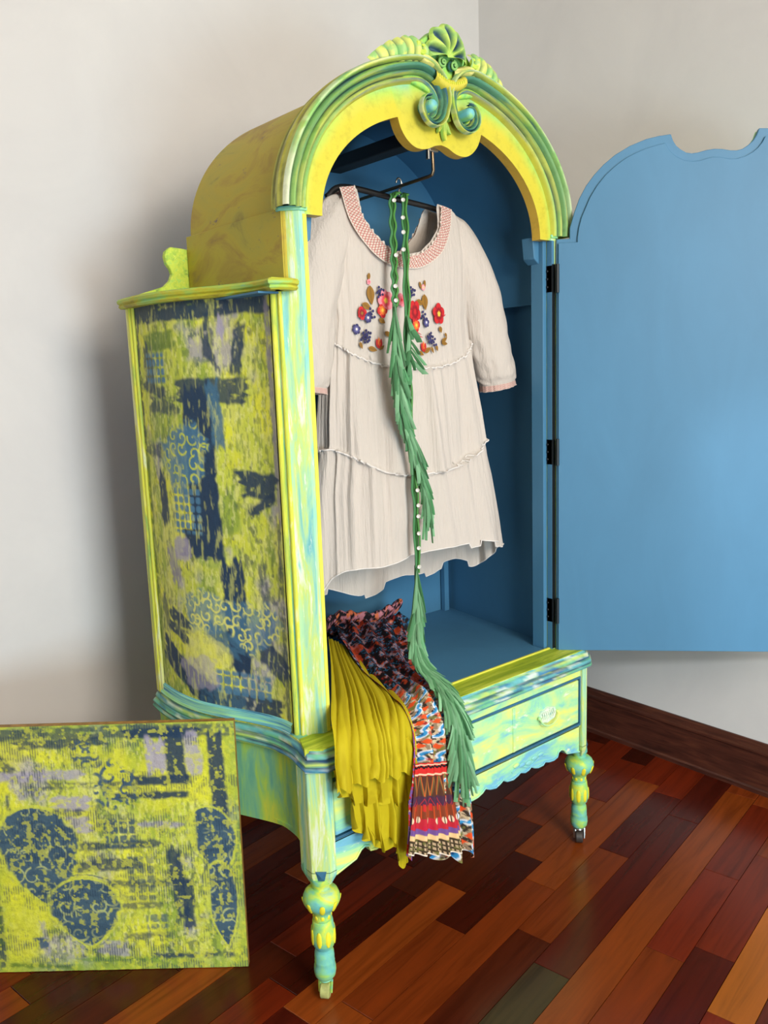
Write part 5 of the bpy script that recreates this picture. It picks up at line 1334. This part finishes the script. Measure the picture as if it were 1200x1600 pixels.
# right rim turned down to the shelf or back to the drawer front
ex = []; ec = []
for t in (.5, 1.0):
    q = P[:, -1].copy(); onshelf = (q[:, 1] > -.072)
    q[:, 0] += .006 * t; q[:, 2] = np.where(onshelf, q[:, 2] + (.5375 - q[:, 2]) * t, q[:, 2]); q[:, 1] = np.where(onshelf, q[:, 1], q[:, 1] + .016 * t)
    ex.append(q); ec.append(C[:, -1])
P2 = np.concatenate([P] + [e[:, None] for e in ex], 1); C2 = np.concatenate([C] + [e[:, None] for e in ec], 1)
obj('skirt_body', MB().grid(P2, C2, flip=True), M_prt, prs, smooth=70)
bt = spline([(-.232, -.122, .470), (-.205, -.126, .464), (-.178, -.126, .456), (-.143, -.122, .446)], 170)
bh = spline([(-.264, -.122, .288), (-.215, -.128, .270), (-.160, -.128, .250), (-.104, -.122, .230)], 170)
v = np.linspace(0, 1, 170)[:, None, None]; P = bt[None] * (1 - v) + bh[None] * v
Ug, Vg = np.meshgrid(np.linspace(0, 1, 170), np.linspace(0, 1, 170))
P[..., 1] -= .007 * (np.sin(2 * math.pi * (Ug * 4.5 + .4 * vnoise(Ug * 3, Vg * 2, 3))) + 1) * (.2 + .8 * Vg) + .004
P[..., 2] -= .006 * (vnoise(Ug * 6, Vg * 0, 5) - .5) * sstep(.9, 1, Vg)
C = border_colour(Ug, Vg, .16, .2)
obj('border_panel', MB().grid(P, C, flip=True), M_prt, prs, smooth=70)
# smocked waistband lying folded on the shelf
wb = spline([(-.080, .372, .612), (-.040, .372, .622), (.000, .360, .614), (.050, .345, .606), (.095, .345, .612), (.150, .356, .620)], 120)
Gw = np.zeros((120, 28, 3))
for i in range(120):
    for j in range(28):
        a = 2 * math.pi * j / 28; hgt = .022 + .003 * math.sin(i * .35)
        Gw[i, j] = wb[i] + A(0, -.0, 0) + A(.0, -.011 * math.cos(a) - .010 * math.sin(a), hgt * math.sin(a) * .9)
Gw += (fbm(np.arange(120)[:, None] * .35 + np.zeros((1, 28)), np.arange(28)[None, :] * .25 + np.zeros((120, 1)), 5) - .5)[..., None] * A(.004, .004, .004)
Aw = np.arange(120)[:, None] / 120 * .24 + np.zeros((1, 28)); Bw = np.arange(28)[None, :] / 28 * .09 + np.zeros((120, 1))
Cw = np.ones(Gw.shape) * K1; Cw = mixc(Cw, A(lin(186, 120, 130)), sstep(.48, .54, fbm(Aw * 120, Bw * 120, 9))); Cw = mixc(Cw, A(lin(206, 110, 70)), sstep(.58, .62, fbm(Aw * 90, Bw * 90, 29)))
cap = MB().grid(Gw, Cw, closed=True); cap.f.append(tuple(range(28))); cap.f.append(tuple(range(119 * 28 + 27, 119 * 28 - 1, -1)))
obj('waistband', cap, M_prt, prs, smooth=70)
# bunched gathers supporting the waistband
Gg = np.zeros((60, 40, 3))
for i in range(60):
    t = i / 59; b0 = A(-.075, .365, .0) * (1 - t) + A(.150, .350, .0) * t
    for j in range(40):
        u = j / 39
        Gg[i, j] = (b0[0] + .01 * math.sin(9 * u), b0[1] + .045 - .115 * u, .5365 + .060 * math.sin(math.pi * min(1, .12 + u * .88)) ** .8 * (1 + .12 * math.sin(i * 1.1)))
obj('gathered_yoke', MB().grid(Gg, print_upper(Gg[..., 0] * 1.2, Gg[..., 1] * 1.2, 6), flip=False), M_prt, prs, smooth=70)
